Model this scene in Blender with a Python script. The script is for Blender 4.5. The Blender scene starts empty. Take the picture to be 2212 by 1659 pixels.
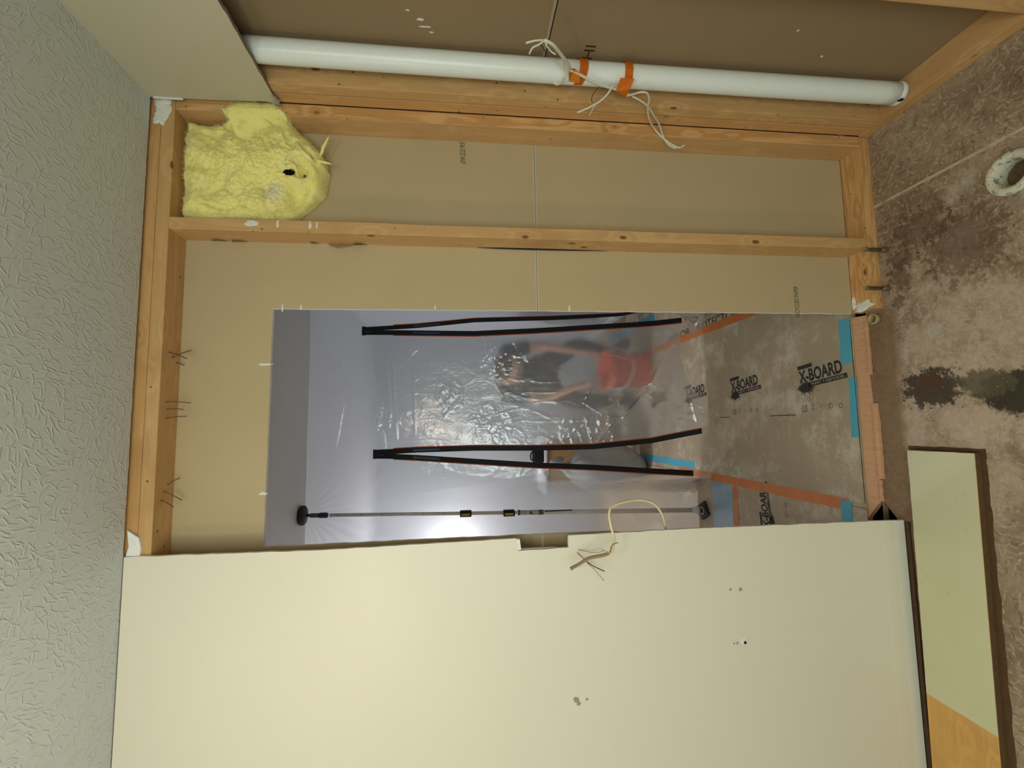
import bpy, bmesh, math, random
from mathutils import Vector, Matrix, noise as mn
from mathutils.geometry import tessellate_polygon
random.seed(7)
sc = bpy.context.scene
COL = sc.collection
# ------------------------------------------------------------------ camera
CAM = Vector((-1.0224, -1.4160, 1.4945)); YAW, PITCH, ROLL, F = .0913, -.1097, .0068, 978.48
cy, sy, cp, sp = math.cos(YAW), math.sin(YAW), math.cos(PITCH), math.sin(PITCH)
FW = Vector((sy*cp, cy*cp, sp)); RT = Vector((cy, -sy, 0)); UP = RT.cross(FW)
IX0, IY0 = -UP, -RT                       # the phone was held sideways: image right = down
IX = IX0*math.cos(ROLL) + IY0*math.sin(ROLL); IY = -IX0*math.sin(ROLL) + IY0*math.cos(ROLL)
cd = bpy.data.cameras.new('camera'); cam = bpy.data.objects.new('camera', cd); COL.objects.link(cam)
cd.sensor_fit = 'HORIZONTAL'; cd.sensor_width = 36; cd.lens = F/2212*36; cd.clip_start = .02
M = Matrix(((IX.x, -IY.x, -FW.x), (IX.y, -IY.y, -FW.y), (IX.z, -IY.z, -FW.z))).to_4x4()
M.translation = CAM; cam.matrix_world = M; sc.camera = cam
# ------------------------------------------------------------------ view, world, lights
sc.view_settings.view_transform = 'Standard'; sc.view_settings.look = 'None'
sc.view_settings.gamma = 1; sc.view_settings.use_curve_mapping = False; sc.view_settings.exposure = 0.0
wd = bpy.data.worlds.new('world'); sc.world = wd; wd.use_nodes = True
wd.node_tree.nodes['Background'].inputs[0].default_value = (.6, .7, .8, 1)
wd.node_tree.nodes['Background'].inputs[1].default_value = .05
def light(name, kind, loc, power, col, size=.1, size_y=None, aim=None, spread=None):
    l = bpy.data.lights.new(name, kind); o = bpy.data.objects.new(name, l); COL.objects.link(o)
    l.energy = power; l.color = col; o.location = loc
    if kind == 'AREA':
        l.size = size
        if size_y: l.shape = 'RECTANGLE'; l.size_y = size_y
        if spread: l.spread = spread
    else: l.shadow_soft_size = size
    if aim: o.rotation_euler = (Vector(aim) - Vector(loc)).to_track_quat('-Z', 'Y').to_euler()
    return o
WARM = (1.0, .87, .67); COOL = (.78, .96, .94)
light('vanity_bulb_light', 'POINT', (-1.66, -.86, 1.93), 4.6, WARM, .05)
light('vanity_bulb_light', 'POINT', (-1.98, -1.02, 1.93), 4.6, WARM, .05)
light('rear_fill_light', 'AREA', (-1.5, -2.46, 1.5), 30, COOL, 1.3, 1.2, aim=(-1.2, 0, 1.2))  # unseen area light added as cool fill from behind the camera
light('overhead_fill_light', 'AREA', (-1.0, -1.9, 2.42), 12, WARM, .4, .4, aim=(-1.0, -1.5, 0))  # added warm fill from overhead, out of view, evens out the room
light('hall_fill_light', 'AREA', (-2.62, 1.9, 2.42), 40, (.95, .97, 1.0), .5, .5, aim=(-1.6, 2.3, .4))  # added cool fill for the hall, kept out of view
light('hall_lamp_light', 'POINT', (-2.32, 3.08, 1.60), 22, (1.0, .94, .92), .08)
# ------------------------------------------------------------------ helpers
def ray(px, py): return FW + IX*((px-1106)/F) + IY*((py-829.5)/F)
def at(px, py, ax, val):
    d = ray(px, py); i = 'XYZ'.index(ax); return CAM + d*((val-CAM[i])/d[i])
def tag(o, label=None, cat=None, group=None, kind=None):
    if label: o['label'] = label
    if cat: o['category'] = cat
    if group: o['group'] = group
    if kind: o['kind'] = kind
    return o
def empty(name, loc):
    o = bpy.data.objects.new(name, None); COL.objects.link(o); o.location = loc; o.empty_display_size = .05; return o
def link(name, bm, mat, parent=None, smooth=False, recenter=True):
    bmesh.ops.recalc_face_normals(bm, faces=bm.faces[:])
    c = Vector((0, 0, 0))
    if recenter and len(bm.verts):
        xs = [v.co.x for v in bm.verts]; ys = [v.co.y for v in bm.verts]; zs = [v.co.z for v in bm.verts]
        c = Vector(((min(xs)+max(xs))/2, (min(ys)+max(ys))/2, min(zs)))
        for v in bm.verts: v.co -= c
    me = bpy.data.meshes.new(name); bm.to_mesh(me); bm.free()
    if smooth: me.polygons.foreach_set('use_smooth', [True]*len(me.polygons))
    o = bpy.data.objects.new(name, me); COL.objects.link(o)
    for m in (mat if isinstance(mat, (list, tuple)) else [mat]): me.materials.append(m)
    if parent is not None:
        o.parent = parent; pl = Vector((0, 0, 0)); q = parent
        while q is not None: pl += q.location; q = q.parent
        o.location = c - pl
    else: o.location = c
    return o
def struct(name, bm, mat, **k):
    return tag(link(name, bm, mat, **k), kind='structure')
def box(bm, a, b, bev=0):
    x0, y0, z0 = a; x1, y1, z1 = b
    g = bmesh.new(); bmesh.ops.create_cube(g, size=1)
    for v in g.verts: v.co = Vector(((x0+x1)/2+v.co.x*(x1-x0), (y0+y1)/2+v.co.y*(y1-y0), (z0+z1)/2+v.co.z*(z1-z0)))
    if bev: bmesh.ops.bevel(g, geom=g.edges[:], offset=bev, segments=2, affect='EDGES', profile=.6)
    merge(bm, g); return bm
def merge(bm, g):
    me = bpy.data.meshes.new('t'); g.to_mesh(me); g.free(); bm.from_mesh(me); bpy.data.meshes.remove(me)
def jitter_line(a, b, n, amp, seed=0):
    """points from a to b (2D), ragged perpendicular, a included and b left out"""
    r = random.Random(seed); a = Vector(a); b = Vector(b); d = b-a; p = Vector((-d.y, d.x)).normalized(); out = []
    for i in range(n):
        t = i/n; k = 0 if i == 0 else (amp*(mn.noise((t*n*.35, seed, 0))*1.6) + r.uniform(-amp, amp)*.45)
        out.append(a + d*t + p*k)
    return out
def slab(bm, outline, holes, plane, base, thick):
    """2D outline (with holes) extruded; plane 'XZ' -> along Y, 'XY' -> along Z, 'YZ' -> along X"""
    def P(p, t):
        if plane == 'XZ': return Vector((p[0], t, p[1]))
        if plane == 'XY': return Vector((p[0], p[1], t))
        return Vector((t, p[0], p[1]))
    loops = [[Vector((p[0], p[1], 0)) for p in l] for l in [outline]+list(holes)]
    flat = [p for l in loops for p in l]; tris = tessellate_polygon(loops)
    a = [bm.verts.new(P(p, base)) for p in flat]; b = [bm.verts.new(P(p, base+thick)) for p in flat]
    for t in tris:
        try: bm.faces.new([a[i] for i in t]); bm.faces.new([b[i] for i in reversed(t)])
        except ValueError: pass
    k = 0
    for l in loops:
        n = len(l)
        for i in range(n):
            j = (i+1) % n; bm.faces.new((a[k+i], a[k+j], b[k+j], b[k+i]))
        k += n
    return bm
def tube(bm, pts, r, seg=8, closed_ends=True, flat=1.0):
    pts = [Vector(p) for p in pts]; n = len(pts); rr = r if isinstance(r, (list, tuple)) else [r]*n
    rings = []; ref = Vector((0, 0, 1)); prev = None
    for i, p in enumerate(pts):
        t = (pts[min(i+1, n-1)] - pts[max(i-1, 0)]).normalized()
        if prev is None: u = t.cross(ref if abs(t.z) < .9 else Vector((1, 0, 0))).normalized()
        else: u = (prev - t*prev.dot(t)).normalized()
        prev = u; w = t.cross(u)
        rings.append([bm.verts.new(p + (u*math.cos(a)+w*math.sin(a)*flat)*rr[i]) for a in [2*math.pi*k/seg for k in range(seg)]])
    for i in range(n-1):
        for k in range(seg):
            bm.faces.new((rings[i][k], rings[i][(k+1) % seg], rings[i+1][(k+1) % seg], rings[i+1][k]))
    if closed_ends:
        bm.faces.new(rings[0][::-1]); bm.faces.new(rings[-1])
    return bm
def spline(pts, sub=6):
    pts = [Vector(p) for p in pts]; out = []
    for i in range(len(pts)-1):
        p0 = pts[max(i-1, 0)]; p1 = pts[i]; p2 = pts[i+1]; p3 = pts[min(i+2, len(pts)-1)]
        for k in range(sub):
            t = k/sub
            out.append(.5*((2*p1)+(p2-p0)*t+(2*p0-5*p1+4*p2-p3)*t*t+(3*p1-p0-3*p2+p3)*t**3))
    out.append(pts[-1]); return out
def lathe(bm, prof, c, seg=32, axis=Vector((0, 0, 1)), closed=False):
    axis = Vector(axis).normalized(); u = axis.orthogonal().normalized(); w = axis.cross(u); c = Vector(c)
    R = [[bm.verts.new(c + axis*h + (u*math.cos(a)+w*math.sin(a))*r) for a in [2*math.pi*k/seg for k in range(seg)]] for r, h in prof]
    m = len(R)
    for i in range(m if closed else m-1):
        for k in range(seg):
            bm.faces.new((R[i][k], R[i][(k+1) % seg], R[(i+1) % m][(k+1) % seg], R[(i+1) % m][k]))
    if not closed:
        if prof[0][0] > 1e-6: bm.faces.new(R[0][::-1])
        if prof[-1][0] > 1e-6: bm.faces.new(R[-1])
    return bm
# ------------------------------------------------------------------ materials
class NT:
    def __init__(s, name):
        s.m = bpy.data.materials.new(name); s.m.use_nodes = True; s.t = s.m.node_tree; s.n = s.t.nodes
        s.b = s.n['Principled BSDF']; s.pos = s.n.new('ShaderNodeNewGeometry').outputs['Position']
    def lk(s, a, b): s.t.links.new(a, b)
    def put(s, sock, v):
        if isinstance(v, bpy.types.NodeSocket): s.lk(v, sock)
        elif isinstance(v, (tuple, list)) and len(v) == 3 and sock.type == 'RGBA': sock.default_value = (*v, 1)
        else: sock.default_value = v
    def math(s, op, a, b=None, c=None, clamp=False):
        n = s.n.new('ShaderNodeMath'); n.operation = op; n.use_clamp = clamp
        s.put(n.inputs[0], a)
        if b is not None: s.put(n.inputs[1], b)
        if c is not None: s.put(n.inputs[2], c)
        return n.outputs[0]
    def vmath(s, op, a, b=None):
        n = s.n.new('ShaderNodeVectorMath'); n.operation = op; s.put(n.inputs[0], a)
        if b is not None: s.put(n.inputs[3 if op == 'SCALE' else 1], b)
        return n.outputs['Value'] if op in ('LENGTH', 'DISTANCE', 'DOT_PRODUCT') else n.outputs[0]
    def map(s, v, scale=(1, 1, 1), rot=(0, 0, 0), loc=(0, 0, 0)):
        n = s.n.new('ShaderNodeMapping'); s.put(n.inputs['Vector'], v); n.inputs['Scale'].default_value = scale
        n.inputs['Rotation'].default_value = rot; n.inputs['Location'].default_value = loc; return n.outputs[0]
    def noise(s, v, scale, detail=4, rough=.55, dist=0, col=False):
        n = s.n.new('ShaderNodeTexNoise'); s.put(n.inputs['Vector'], v); n.inputs['Scale'].default_value = scale
        n.inputs['Detail'].default_value = detail; n.inputs['Roughness'].default_value = rough; n.inputs['Distortion'].default_value = dist
        return n.outputs['Color' if col else 'Fac']
    def vor(s, v, scale, feat='F1', rnd=1):
        n = s.n.new('ShaderNodeTexVoronoi'); n.feature = feat; s.put(n.inputs['Vector'], v); n.inputs['Scale'].default_value = scale
        n.inputs['Randomness'].default_value = rnd; return n.outputs
    def ramp(s, f, stops, mode='LINEAR'):
        n = s.n.new('ShaderNodeValToRGB'); s.put(n.inputs[0], f); n.color_ramp.interpolation = mode
        e = n.color_ramp.elements
        while len(e) < len(stops): e.new(.5)
        for i, (p, c) in enumerate(stops):
            e[i].position = p; e[i].color = (*c, 1) if not isinstance(c, (int, float)) else (c, c, c, 1)
        return n.outputs[0]
    def mix(s, f, a, b, mode='MIX'):
        n = s.n.new('ShaderNodeMix'); n.data_type = 'RGBA'; n.blend_type = mode; n.clamp_factor = True
        s.put(n.inputs['Factor'], f); s.put(n.inputs[6], a); s.put(n.inputs[7], b); return n.outputs[2]
    def smooth(s, x, a, b):
        n = s.n.new('ShaderNodeMapRange'); n.interpolation_type = 'SMOOTHSTEP'
        s.put(n.inputs[0], x); n.inputs[1].default_value = a; n.inputs[2].default_value = b; return n.outputs[0]
    def xyz(s, v):
        n = s.n.new('ShaderNodeSeparateXYZ'); s.put(n.inputs[0], v); return n.outputs
    def comb(s, x, y, z=0.0):
        n = s.n.new('ShaderNodeCombineXYZ'); s.put(n.inputs[0], x); s.put(n.inputs[1], y); s.put(n.inputs[2], z); return n.outputs[0]
    def bump(s, h, strength=.3, dist=.01):
        n = s.n.new('ShaderNodeBump'); s.put(n.inputs['Height'], h); n.inputs['Strength'].default_value = strength
        n.inputs['Distance'].default_value = dist; s.lk(n.outputs[0], s.b.inputs['Normal']); return n.outputs[0]
    def out(s, col=None, rough=None, spec=.3, metal=0):
        if col is not None: s.put(s.b.inputs['Base Color'], col)
        if rough is not None: s.put(s.b.inputs['Roughness'], rough)
        s.b.inputs['Specular IOR Level'].default_value = spec; s.b.inputs['Metallic'].default_value = metal
        return s.m
def plain(name, col, rough=.6, spec=.3, metal=0, nz=.12, sc_=40, bump=0):
    t = NT(name); f = t.noise(t.pos, sc_, 4)
    c = t.mix(f, tuple(x*(1-nz) for x in col), tuple(min(1, x*(1+nz)) for x in col))
    if bump: t.bump(t.noise(t.pos, sc_*3, 4), bump, .003)
    return t.out(c, rough, spec, metal)
def wood(name, axis, tint=(1, 1, 1), seed=0, rings=False):
    t = NT(name); s_ = {'X': (1.0, 14, 14), 'Y': (14, 1.0, 14), 'Z': (14, 14, 1.0)}[axis]
    v = t.map(t.pos, s_, loc=(seed*1.7, seed*.9, seed*2.3))
    ks = {'X': (8, 15, 15), 'Y': (15, 8, 15), 'Z': (15, 15, 8)}[axis]
    kv = t.vor(t.map(t.pos, ks, loc=(seed*3.1, seed*1.3, seed)), 1.0)
    kd = kv['Distance']; sel = t.smooth(t.xyz(kv['Color'])[0], .38, .42)
    infl = t.math('MULTIPLY', t.smooth(kd, .6, .05), sel)
    g = t.noise(v, 2.2, 5, .6, .5)
    ph = t.math('ADD', t.math('MULTIPLY', g, 26 if rings else 16), t.math('MULTIPLY', infl, 9))
    w = t.math('MULTIPLY_ADD', t.math('SINE', ph), .5, .5)
    fine = t.noise(t.map(t.pos, tuple(x*4 for x in s_)), 3, 3)
    base = t.mix(t.math('MULTIPLY', w, .95 if rings else .45), tuple(a*b for a, b in zip((.64, .395, .175), tint)), tuple(a*b for a, b in zip((.44, .235, .085), tint)))
    base = t.mix(t.math('MULTIPLY', fine, .35), base, tuple(a*b for a, b in zip((.70, .46, .23), tint)))
    blot = t.noise(t.pos, 3.5, 3); base = t.mix(t.math('MULTIPLY', t.smooth(blot, .5, .75), .35), base, (.36, .17, .06))
    dots = t.smooth(t.vor(t.map(t.pos, (1, 1, 1), loc=(seed, 0, 0)), 17)['Distance'], .075, .045)
    base = t.mix(t.math('MULTIPLY', dots, .8), base, (.10, .04, .015))
    knot = t.math('MULTIPLY', t.smooth(kd, .15, .07), sel)
    base = t.mix(t.math('MULTIPLY', knot, .85), base, (.12, .045, .015))
    t.bump(t.math('ADD', fine, w), .12, .002)
    return t.out(base, .62, .25)
W = {(a, i): None for a in 'XYZ' for i in range(3)}
def wm(axis, i=0):
    if W[(axis, i)] is None: W[(axis, i)] = wood('pine_%s%d' % (axis.lower(), i), axis, [(1, 1, 1), (1.12, 1.06, 1.0), (1.0, .93, .84)][i], i+1.5, rings=(i == 1))
    return W[(axis, i)]
def m_ceiling():
    t = NT('ceiling_brush_texture'); p = t.comb(t.xyz(t.pos)[0], t.xyz(t.pos)[1], 0.0); hs = None
    for k, (s_, off) in enumerate(((19, 0), (24, 3.3), (30, 7.1), (36, 11.7), (43, 15.2))):
        v = t.map(p, (1, 1, 1), loc=(off, off*.7, 0)); vo = t.vor(v, s_)
        loc = t.vmath('SUBTRACT', v, vo['Position']); l = t.xyz(loc)
        fl = t.noise(v, 2.4, 1); ang = t.math('ADD', t.math('MULTIPLY', fl, 9), t.math('MULTIPLY', t.xyz(vo['Color'])[1], 1.3))
        ca = t.math('COSINE', ang); sa = t.math('SINE', ang)
        u = t.math('ADD', t.math('MULTIPLY', l[0], ca), t.math('MULTIPLY', l[1], sa))
        w = t.math('SUBTRACT', t.math('MULTIPLY', l[1], ca), t.math('MULTIPLY', l[0], sa))
        w = t.math('ADD', w, t.math('MULTIPLY', t.math('MULTIPLY', u, u), 4))
        a = t.smooth(t.math('ABSOLUTE', w), .0030, .0006); b = t.smooth(t.math('ABSOLUTE', u), .018, .006)
        h = t.math('MULTIPLY', t.math('MULTIPLY', a, b), t.smooth(t.xyz(vo['Color'])[0], .25, .7))
        hs = h if hs is None else t.math('MAXIMUM', hs, h)
    h2 = t.math('ADD', hs, t.math('MULTIPLY', t.noise(t.pos, 60, 4, .6, .6), .45))
    t.bump(h2, .55, .0022)
    return t.out(t.mix(t.noise(t.pos, 9, 2), (.60, .645, .66), (.63, .675, .69)), .55, .35)
def m_paint():
    t = NT('cream_wall_paint'); p = t.xyz(t.pos)
    edge = t.math('ADD', .052, t.math('MULTIPLY', t.math('SUBTRACT', t.noise(t.comb(p[0], 0.0, 0.0), 14, 4, .7), .5), .03))
    strip = t.math('LESS_THAN', p[2], edge)
    c = t.mix(t.noise(t.pos, 2.5, 3), (.755, .715, .585), (.785, .745, .615))
    c = t.mix(t.math('MULTIPLY', strip, .8), c, (.80, .79, .68))
    ln = t.smooth(t.math('ABSOLUTE', t.math('SUBTRACT', p[2], .094)), .003, .0005)
    c = t.mix(t.math('MULTIPLY', ln, t.math('MULTIPLY', t.noise(t.comb(p[0], 0.0, 0.0), 9, 2), .6)), c, (.88, .88, .78))
    t.bump(t.math('ADD', t.math('MULTIPLY', strip, -.6), t.math('MULTIPLY', t.noise(t.pos, 60, 4), .25)), .35, .002)
    return t.out(c, .42, .4)
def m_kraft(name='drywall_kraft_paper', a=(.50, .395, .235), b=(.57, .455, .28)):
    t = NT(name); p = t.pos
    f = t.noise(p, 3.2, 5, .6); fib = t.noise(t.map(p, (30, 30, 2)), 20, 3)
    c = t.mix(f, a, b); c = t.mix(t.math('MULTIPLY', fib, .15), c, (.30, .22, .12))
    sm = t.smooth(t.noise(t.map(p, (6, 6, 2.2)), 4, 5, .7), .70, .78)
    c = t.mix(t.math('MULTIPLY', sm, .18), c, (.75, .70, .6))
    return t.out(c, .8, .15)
def m_gyp(): return plain('gypsum_core', (.90, .89, .86), .9, .1, nz=.15, sc_=120, bump=.4)
def m_osb():
    t = NT('old_subfloor'); P = t.xyz(t.pos); p = t.comb(P[0], P[1], 0.0); c = None
    big = t.noise(p, 2.3, 5, .62); c = t.mix(t.smooth(big, .3, .7), (.20, .125, .078), (.42, .32, .225))
    for s_, off, cc, st in ((38, 0, (.52, .42, .30), .38), (52, 4, (.10, .055, .03), .42), (30, 9, (.60, .53, .42), .34), (24, 13, (.13, .08, .05), .34), (70, 17, (.62, .52, .40), .4)):
        v = t.vmath('ADD', t.map(p, (1, 1, 1), loc=(off, off, 0)), t.vmath('SCALE', t.noise(p, 16, 3, col=True), .035)); vo = t.vor(v, s_); l = t.xyz(t.vmath('SUBTRACT', v, vo['Position']))
        ang = t.math('MULTIPLY', t.xyz(vo['Color'])[1], 6.28); ca = t.math('COSINE', ang); sa = t.math('SINE', ang)
        w = t.math('SUBTRACT', t.math('MULTIPLY', l[1], ca), t.math('MULTIPLY', l[0], sa))
        a = t.math('MULTIPLY', t.smooth(t.math('ABSOLUTE', w), .0035, .001), t.smooth(t.xyz(vo['Color'])[0], .45, .8))
        c = t.mix(t.math('MULTIPLY', a, st), c, cc)
    mot = t.noise(p, 19, 8, .8); c = t.mix(t.math('MULTIPLY', t.smooth(mot, .52, .66), .5), c, (.46, .38, .28)); c = t.mix(t.math('MULTIPLY', t.smooth(mot, .46, .34), .55), c, (.13, .08, .05))
    # pale thinset smeared in front of the doorway
    dx = t.math('MULTIPLY', t.math('ADD', P[0], .92), 1.9); dy = t.math('MULTIPLY', t.math('ADD', P[1], .22), 3.6)
    r = t.math('SQRT', t.math('ADD', t.math('MULTIPLY', dx, dx), t.math('MULTIPLY', dy, dy)))
    r = t.math('ADD', r, t.math('MULTIPLY', t.math('SUBTRACT', t.noise(p, 7, 6, .7), .5), 1.4))
    pale = t.smooth(r, 1.15, .55)
    c = t.mix(t.math('MULTIPLY', t.math('MULTIPLY', pale, t.smooth(t.noise(p, 11, 6, .75), .32, .58)), .8), c, t.mix(t.noise(p, 50, 5, .7), (.31, .215, .145), (.72, .60, .46)))
    gl = t.smooth(t.noise(t.map(p, (1, 1, 1), loc=(5, 2, 0)), 5.5, 6, .7), .56, .68)
    c = t.mix(t.math('MULTIPLY', gl, .5), c, (.56, .52, .43))
    # brown strip left along the wall line
    br = t.math('MULTIPLY', t.smooth(t.math('ADD', P[1], t.math('MULTIPLY', t.noise(p, 14, 5, .7), .05)), -.02, .02), t.smooth(P[0], -.60, -.68))
    c = t.mix(t.math('MULTIPLY', br, .8), c, t.mix(t.noise(p, 45, 5), (.14, .075, .035), (.30, .19, .10)))
    # dark damaged patches
    def patch(cx, cyy, sx, sy_, n0, col, st):
        nonlocal c
        a = t.math('MULTIPLY', t.math('SUBTRACT', P[0], cx), sx); b = t.math('MULTIPLY', t.math('SUBTRACT', P[1], cyy), sy_)
        rr = t.math('SQRT', t.math('ADD', t.math('MULTIPLY', a, a), t.math('MULTIPLY', b, b)))
        rr = t.math('ADD', rr, t.math('MULTIPLY', t.math('SUBTRACT', t.noise(p, 42, 6, .75), .5), n0))
        c = t.mix(t.math('MULTIPLY', t.smooth(rr, 1.05, .75), st), c, col)
    patch(-.925, -.125, 15, 10, 3.0, (.05, .033, .022), .92)
    patch(-.905, -.13, 42, 24, 2.6, (.10, .045, .022), .8)
    patch(-.955, -.38, 14, 7.5, 1.3, (.03, .024, .013), .95)
    patch(-.925, -.27, 22, 12, 1.8, (.11, .09, .05), .85)
    for cx, cyy, a_, b_ in ((-.48, -.07, 26, 16), (-.54, -.055, 20, 22), (-.50, -.26, 9, 8), (-.62, -.045, 40, 40), (-.40, -.14, 14, 10)):
        patch(cx, cyy, a_, b_, 4.0, (.10, .055, .032), .6)
    sm = t.smooth(t.math('ABSOLUTE', t.math('ADD', P[0], t.math('ADD', .252, t.math('MULTIPLY', t.noise(p, 6, 2), .006)))), .0055, .003)
    c = t.mix(t.math('MULTIPLY', sm, t.smooth(t.noise(p, 30, 4), .25, .5)), c, (.55, .48, .34))
    spk = t.smooth(t.vor(p, 60)['Distance'], .09, .04); c = t.mix(t.math('MULTIPLY', spk, t.smooth(t.noise(p, 5, 2), .5, .6)), c, (.7, .64, .52))
    t.bump(t.noise(p, 55, 6, .75), .6, .004)
    return t.out(c, .75, .25)
def m_board():
    t = NT('floor_protection_paper'); P = t.xyz(t.pos); p = t.comb(P[0], P[1], 0.0)
    c = t.mix(t.noise(p, 3, 5, .6), (.38, .295, .19), (.46, .365, .25))
    d = t.math('MULTIPLY', t.smooth(t.noise(p, 9, 8, .8), .45, .62), t.smooth(t.noise(p, 3.2, 3), .38, .58))
    c = t.mix(t.math('MULTIPLY', d, .72), c, (.66, .61, .48))
    t.bump(t.noise(p, 30, 5, .7), .25, .003)
    return t.out(c, .7, .25)
def m_plastic():
    t = NT('translucent_poly_sheet'); n = t.n; out = n['Material Output']
    nz = t.noise(t.map(t.pos, (1, 1, .8)), 16, 5, .6, .8); n2 = t.noise(t.map(t.pos, (5, 5, .6)), 9, 4, .6)
    h = t.math('ADD', t.math('MULTIPLY', t.math('ABSOLUTE', t.math('SUBTRACT', nz, .5)), 2.0), t.math('MULTIPLY', n2, .7))
    bm_ = n.new('ShaderNodeBump'); t.put(bm_.inputs['Height'], h); bm_.inputs['Strength'].default_value = .12; bm_.inputs['Distance'].default_value = .012
    N_ = bm_.outputs[0]
    tr = n.new('ShaderNodeBsdfTransparent'); tr.inputs[0].default_value = (.93, .95, .97, 1)
    rf = n.new('ShaderNodeBsdfRefraction'); rf.inputs['IOR'].default_value = 1.12; rf.inputs['Roughness'].default_value = .34; rf.inputs[0].default_value = (.93, .95, .98, 1)
    df = n.new('ShaderNodeBsdfDiffuse'); df.inputs[0].default_value = (.62, .66, .72, 1)
    tl = n.new('ShaderNodeBsdfTranslucent'); tl.inputs[0].default_value = (.62, .66, .72, 1)
    gl = n.new('ShaderNodeBsdfGlossy'); gl.inputs['Roughness'].default_value = .12; gl.inputs[0].default_value = (1, 1, 1, 1)
    t.lk(N_, gl.inputs['Normal'])
    def mx(f, a, b):
        m = n.new('ShaderNodeMixShader'); t.put(m.inputs[0], f); t.lk(a, m.inputs[1]); t.lk(b, m.inputs[2]); return m.outputs[0]
    haze = mx(.5, df.outputs[0], tl.outputs[0]); see = mx(.72, tr.outputs[0], rf.outputs[0]); body = mx(.28, see, haze)
    lw = n.new('ShaderNodeLayerWeight'); lw.inputs[0].default_value = .25; t.lk(N_, lw.inputs['Normal'])
    fr = t.math('MULTIPLY_ADD', lw.outputs['Fresnel'], .5, .10)
    t.lk(mx(fr, body, gl.outputs[0]), out.inputs['Surface']); return t.m
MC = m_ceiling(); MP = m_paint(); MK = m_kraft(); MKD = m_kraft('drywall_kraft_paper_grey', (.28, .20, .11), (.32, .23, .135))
MG = m_gyp(); MF = m_osb(); MB = m_board(); MPL = m_plastic()
HALL = plain('hall_wall_paint', (.52, .54, .57), .5, .3, nz=.03, sc_=3)
HALLC = plain('hall_ceiling_paint', (.76, .78, .82), .6, .3, nz=.03, sc_=3)
ORG = plain('orange_tape', (.92, .27, .015), .5, .35, nz=.12, sc_=60, bump=.2)
ORGD = plain('orange_floor_tape', (.60, .19, .045), .55, .3, nz=.2, sc_=30)
BLU = plain('blue_painters_tape', (.10, .40, .52), .6, .2, nz=.12, sc_=30)
BLK = plain('black_parts_and_shadow', (.004, .005, .009), .55, .3, nz=.3)
INK = plain('black_ink', (.045, .045, .045), .7, .1, nz=.3, sc_=150)
INKF = plain('faded_ink', (.09, .075, .05), .8, .1, nz=.4, sc_=150)
PVC = plain('white_pvc', (.84, .90, .88), .3, .5, nz=.05, sc_=25)
WIRE = plain('white_cable_jacket', (.72, .70, .60), .45, .4, nz=.08)
WIREB = plain('black_wire', (.02, .018, .016), .4, .4)
CU = plain('bare_copper', (.55, .30, .16), .35, .5, 1.0)
CUO = plain('tarnished_copper', (.23, .19, .12), .5, .4, .6, nz=.4, sc_=90)
NAIL = plain('rusty_nail', (.16, .10, .06), .5, .4, .6, nz=.3)
DRK = plain('dark_void', (.006, .005, .004), .9, .05)
PLAS = plain('dried_plaster', (.78, .78, .72), .85, .15, nz=.12, sc_=90, bump=.5)
# ------------------------------------------------------------------ room shell
# ceiling of the bathroom (drywall sheet, its edge stops where the wall drywall was)
b = bmesh.new(); ol = [Vector((-3.2, -2.5)), Vector((0, -2.5)), Vector((0, 0))] + jitter_line((0, 0), (-1.38, 0), 90, .0014, 3)[1:] + [Vector((-3.2, 0))]
slab(b, ol, [], 'XY', 2.44, .0127); ce = struct('ceiling', b, MC)
# floor with its cut-outs: drain pipe hole, closet flange hole and a torn corner
def circ(cx, cy_, r, n=24): return [Vector((cx+r*math.cos(2*math.pi*k/n), cy_+r*math.sin(2*math.pi*k/n))) for k in range(n)]
torn = [(-1.316, .078), (-1.34, .058), (-1.372, .030), (-1.42, .030), (-1.42, .084), (-1.355, .084)]
b = bmesh.new(); slab(b, [Vector(p) for p in ((-3.2, -2.5), (.30, -2.5), (.30, .086), (-3.2, .086))],
    [circ(-.661, .045, .014), circ(-.359, -.391, .040), [Vector(p) for p in torn]], 'XY', -.019, .019)
struct('floor', b, MF)
b = bmesh.new(); box(b, (-3.2, -2.5, -.31), (.3, 3.5, -.29)); struct('floor', b, DRK).name = 'under_floor_dark'  # added dark sheet, gives the floor cut-outs their darkness
# painted drywall left of the doorway, ragged cut edge with an outlet notch
L = [(-3.2, .012), (-3.2, 2.438)]
ed = [Vector(p) for p in L]
for a, c_, n, s in (((-1.372, 2.438), (-1.377, 1.90), 26, 1), ((-1.377, 1.90), (-1.368, 1.333), 30, 2), ((-1.368, 1.333), (-1.405, 1.329), 3, 3),
                    ((-1.405, 1.329), (-1.403, 1.170), 9, 4), ((-1.403, 1.170), (-1.366, 1.169), 3, 5), ((-1.366, 1.169), (-1.362, .75), 24, 6), ((-1.362, .75), (-1.364, .012), 36, 7)):
    ed += jitter_line(a, c_, n, .0011, s)
ed.append(Vector((-1.364, .012)))
def two_mat_slab(name, ol, holes, plane, base, thick, mats, face_at, **k):
    """faces lying on the visible side take mats[0], cut edges take mats[1]"""
    b = bmesh.new(); slab(b, ol, holes, plane, base, thick); b.normal_update(); ax = {'XZ': 1, 'XY': 2, 'YZ': 0}[plane]
    for f in b.faces: f.material_index = 0 if abs(f.normal[ax]) > .7 else 1
    return struct(name, b, mats, **k)
wl = two_mat_slab('wall_left', ed, [], 'XZ', 0, .0127, [MP, MG], 0)
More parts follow.
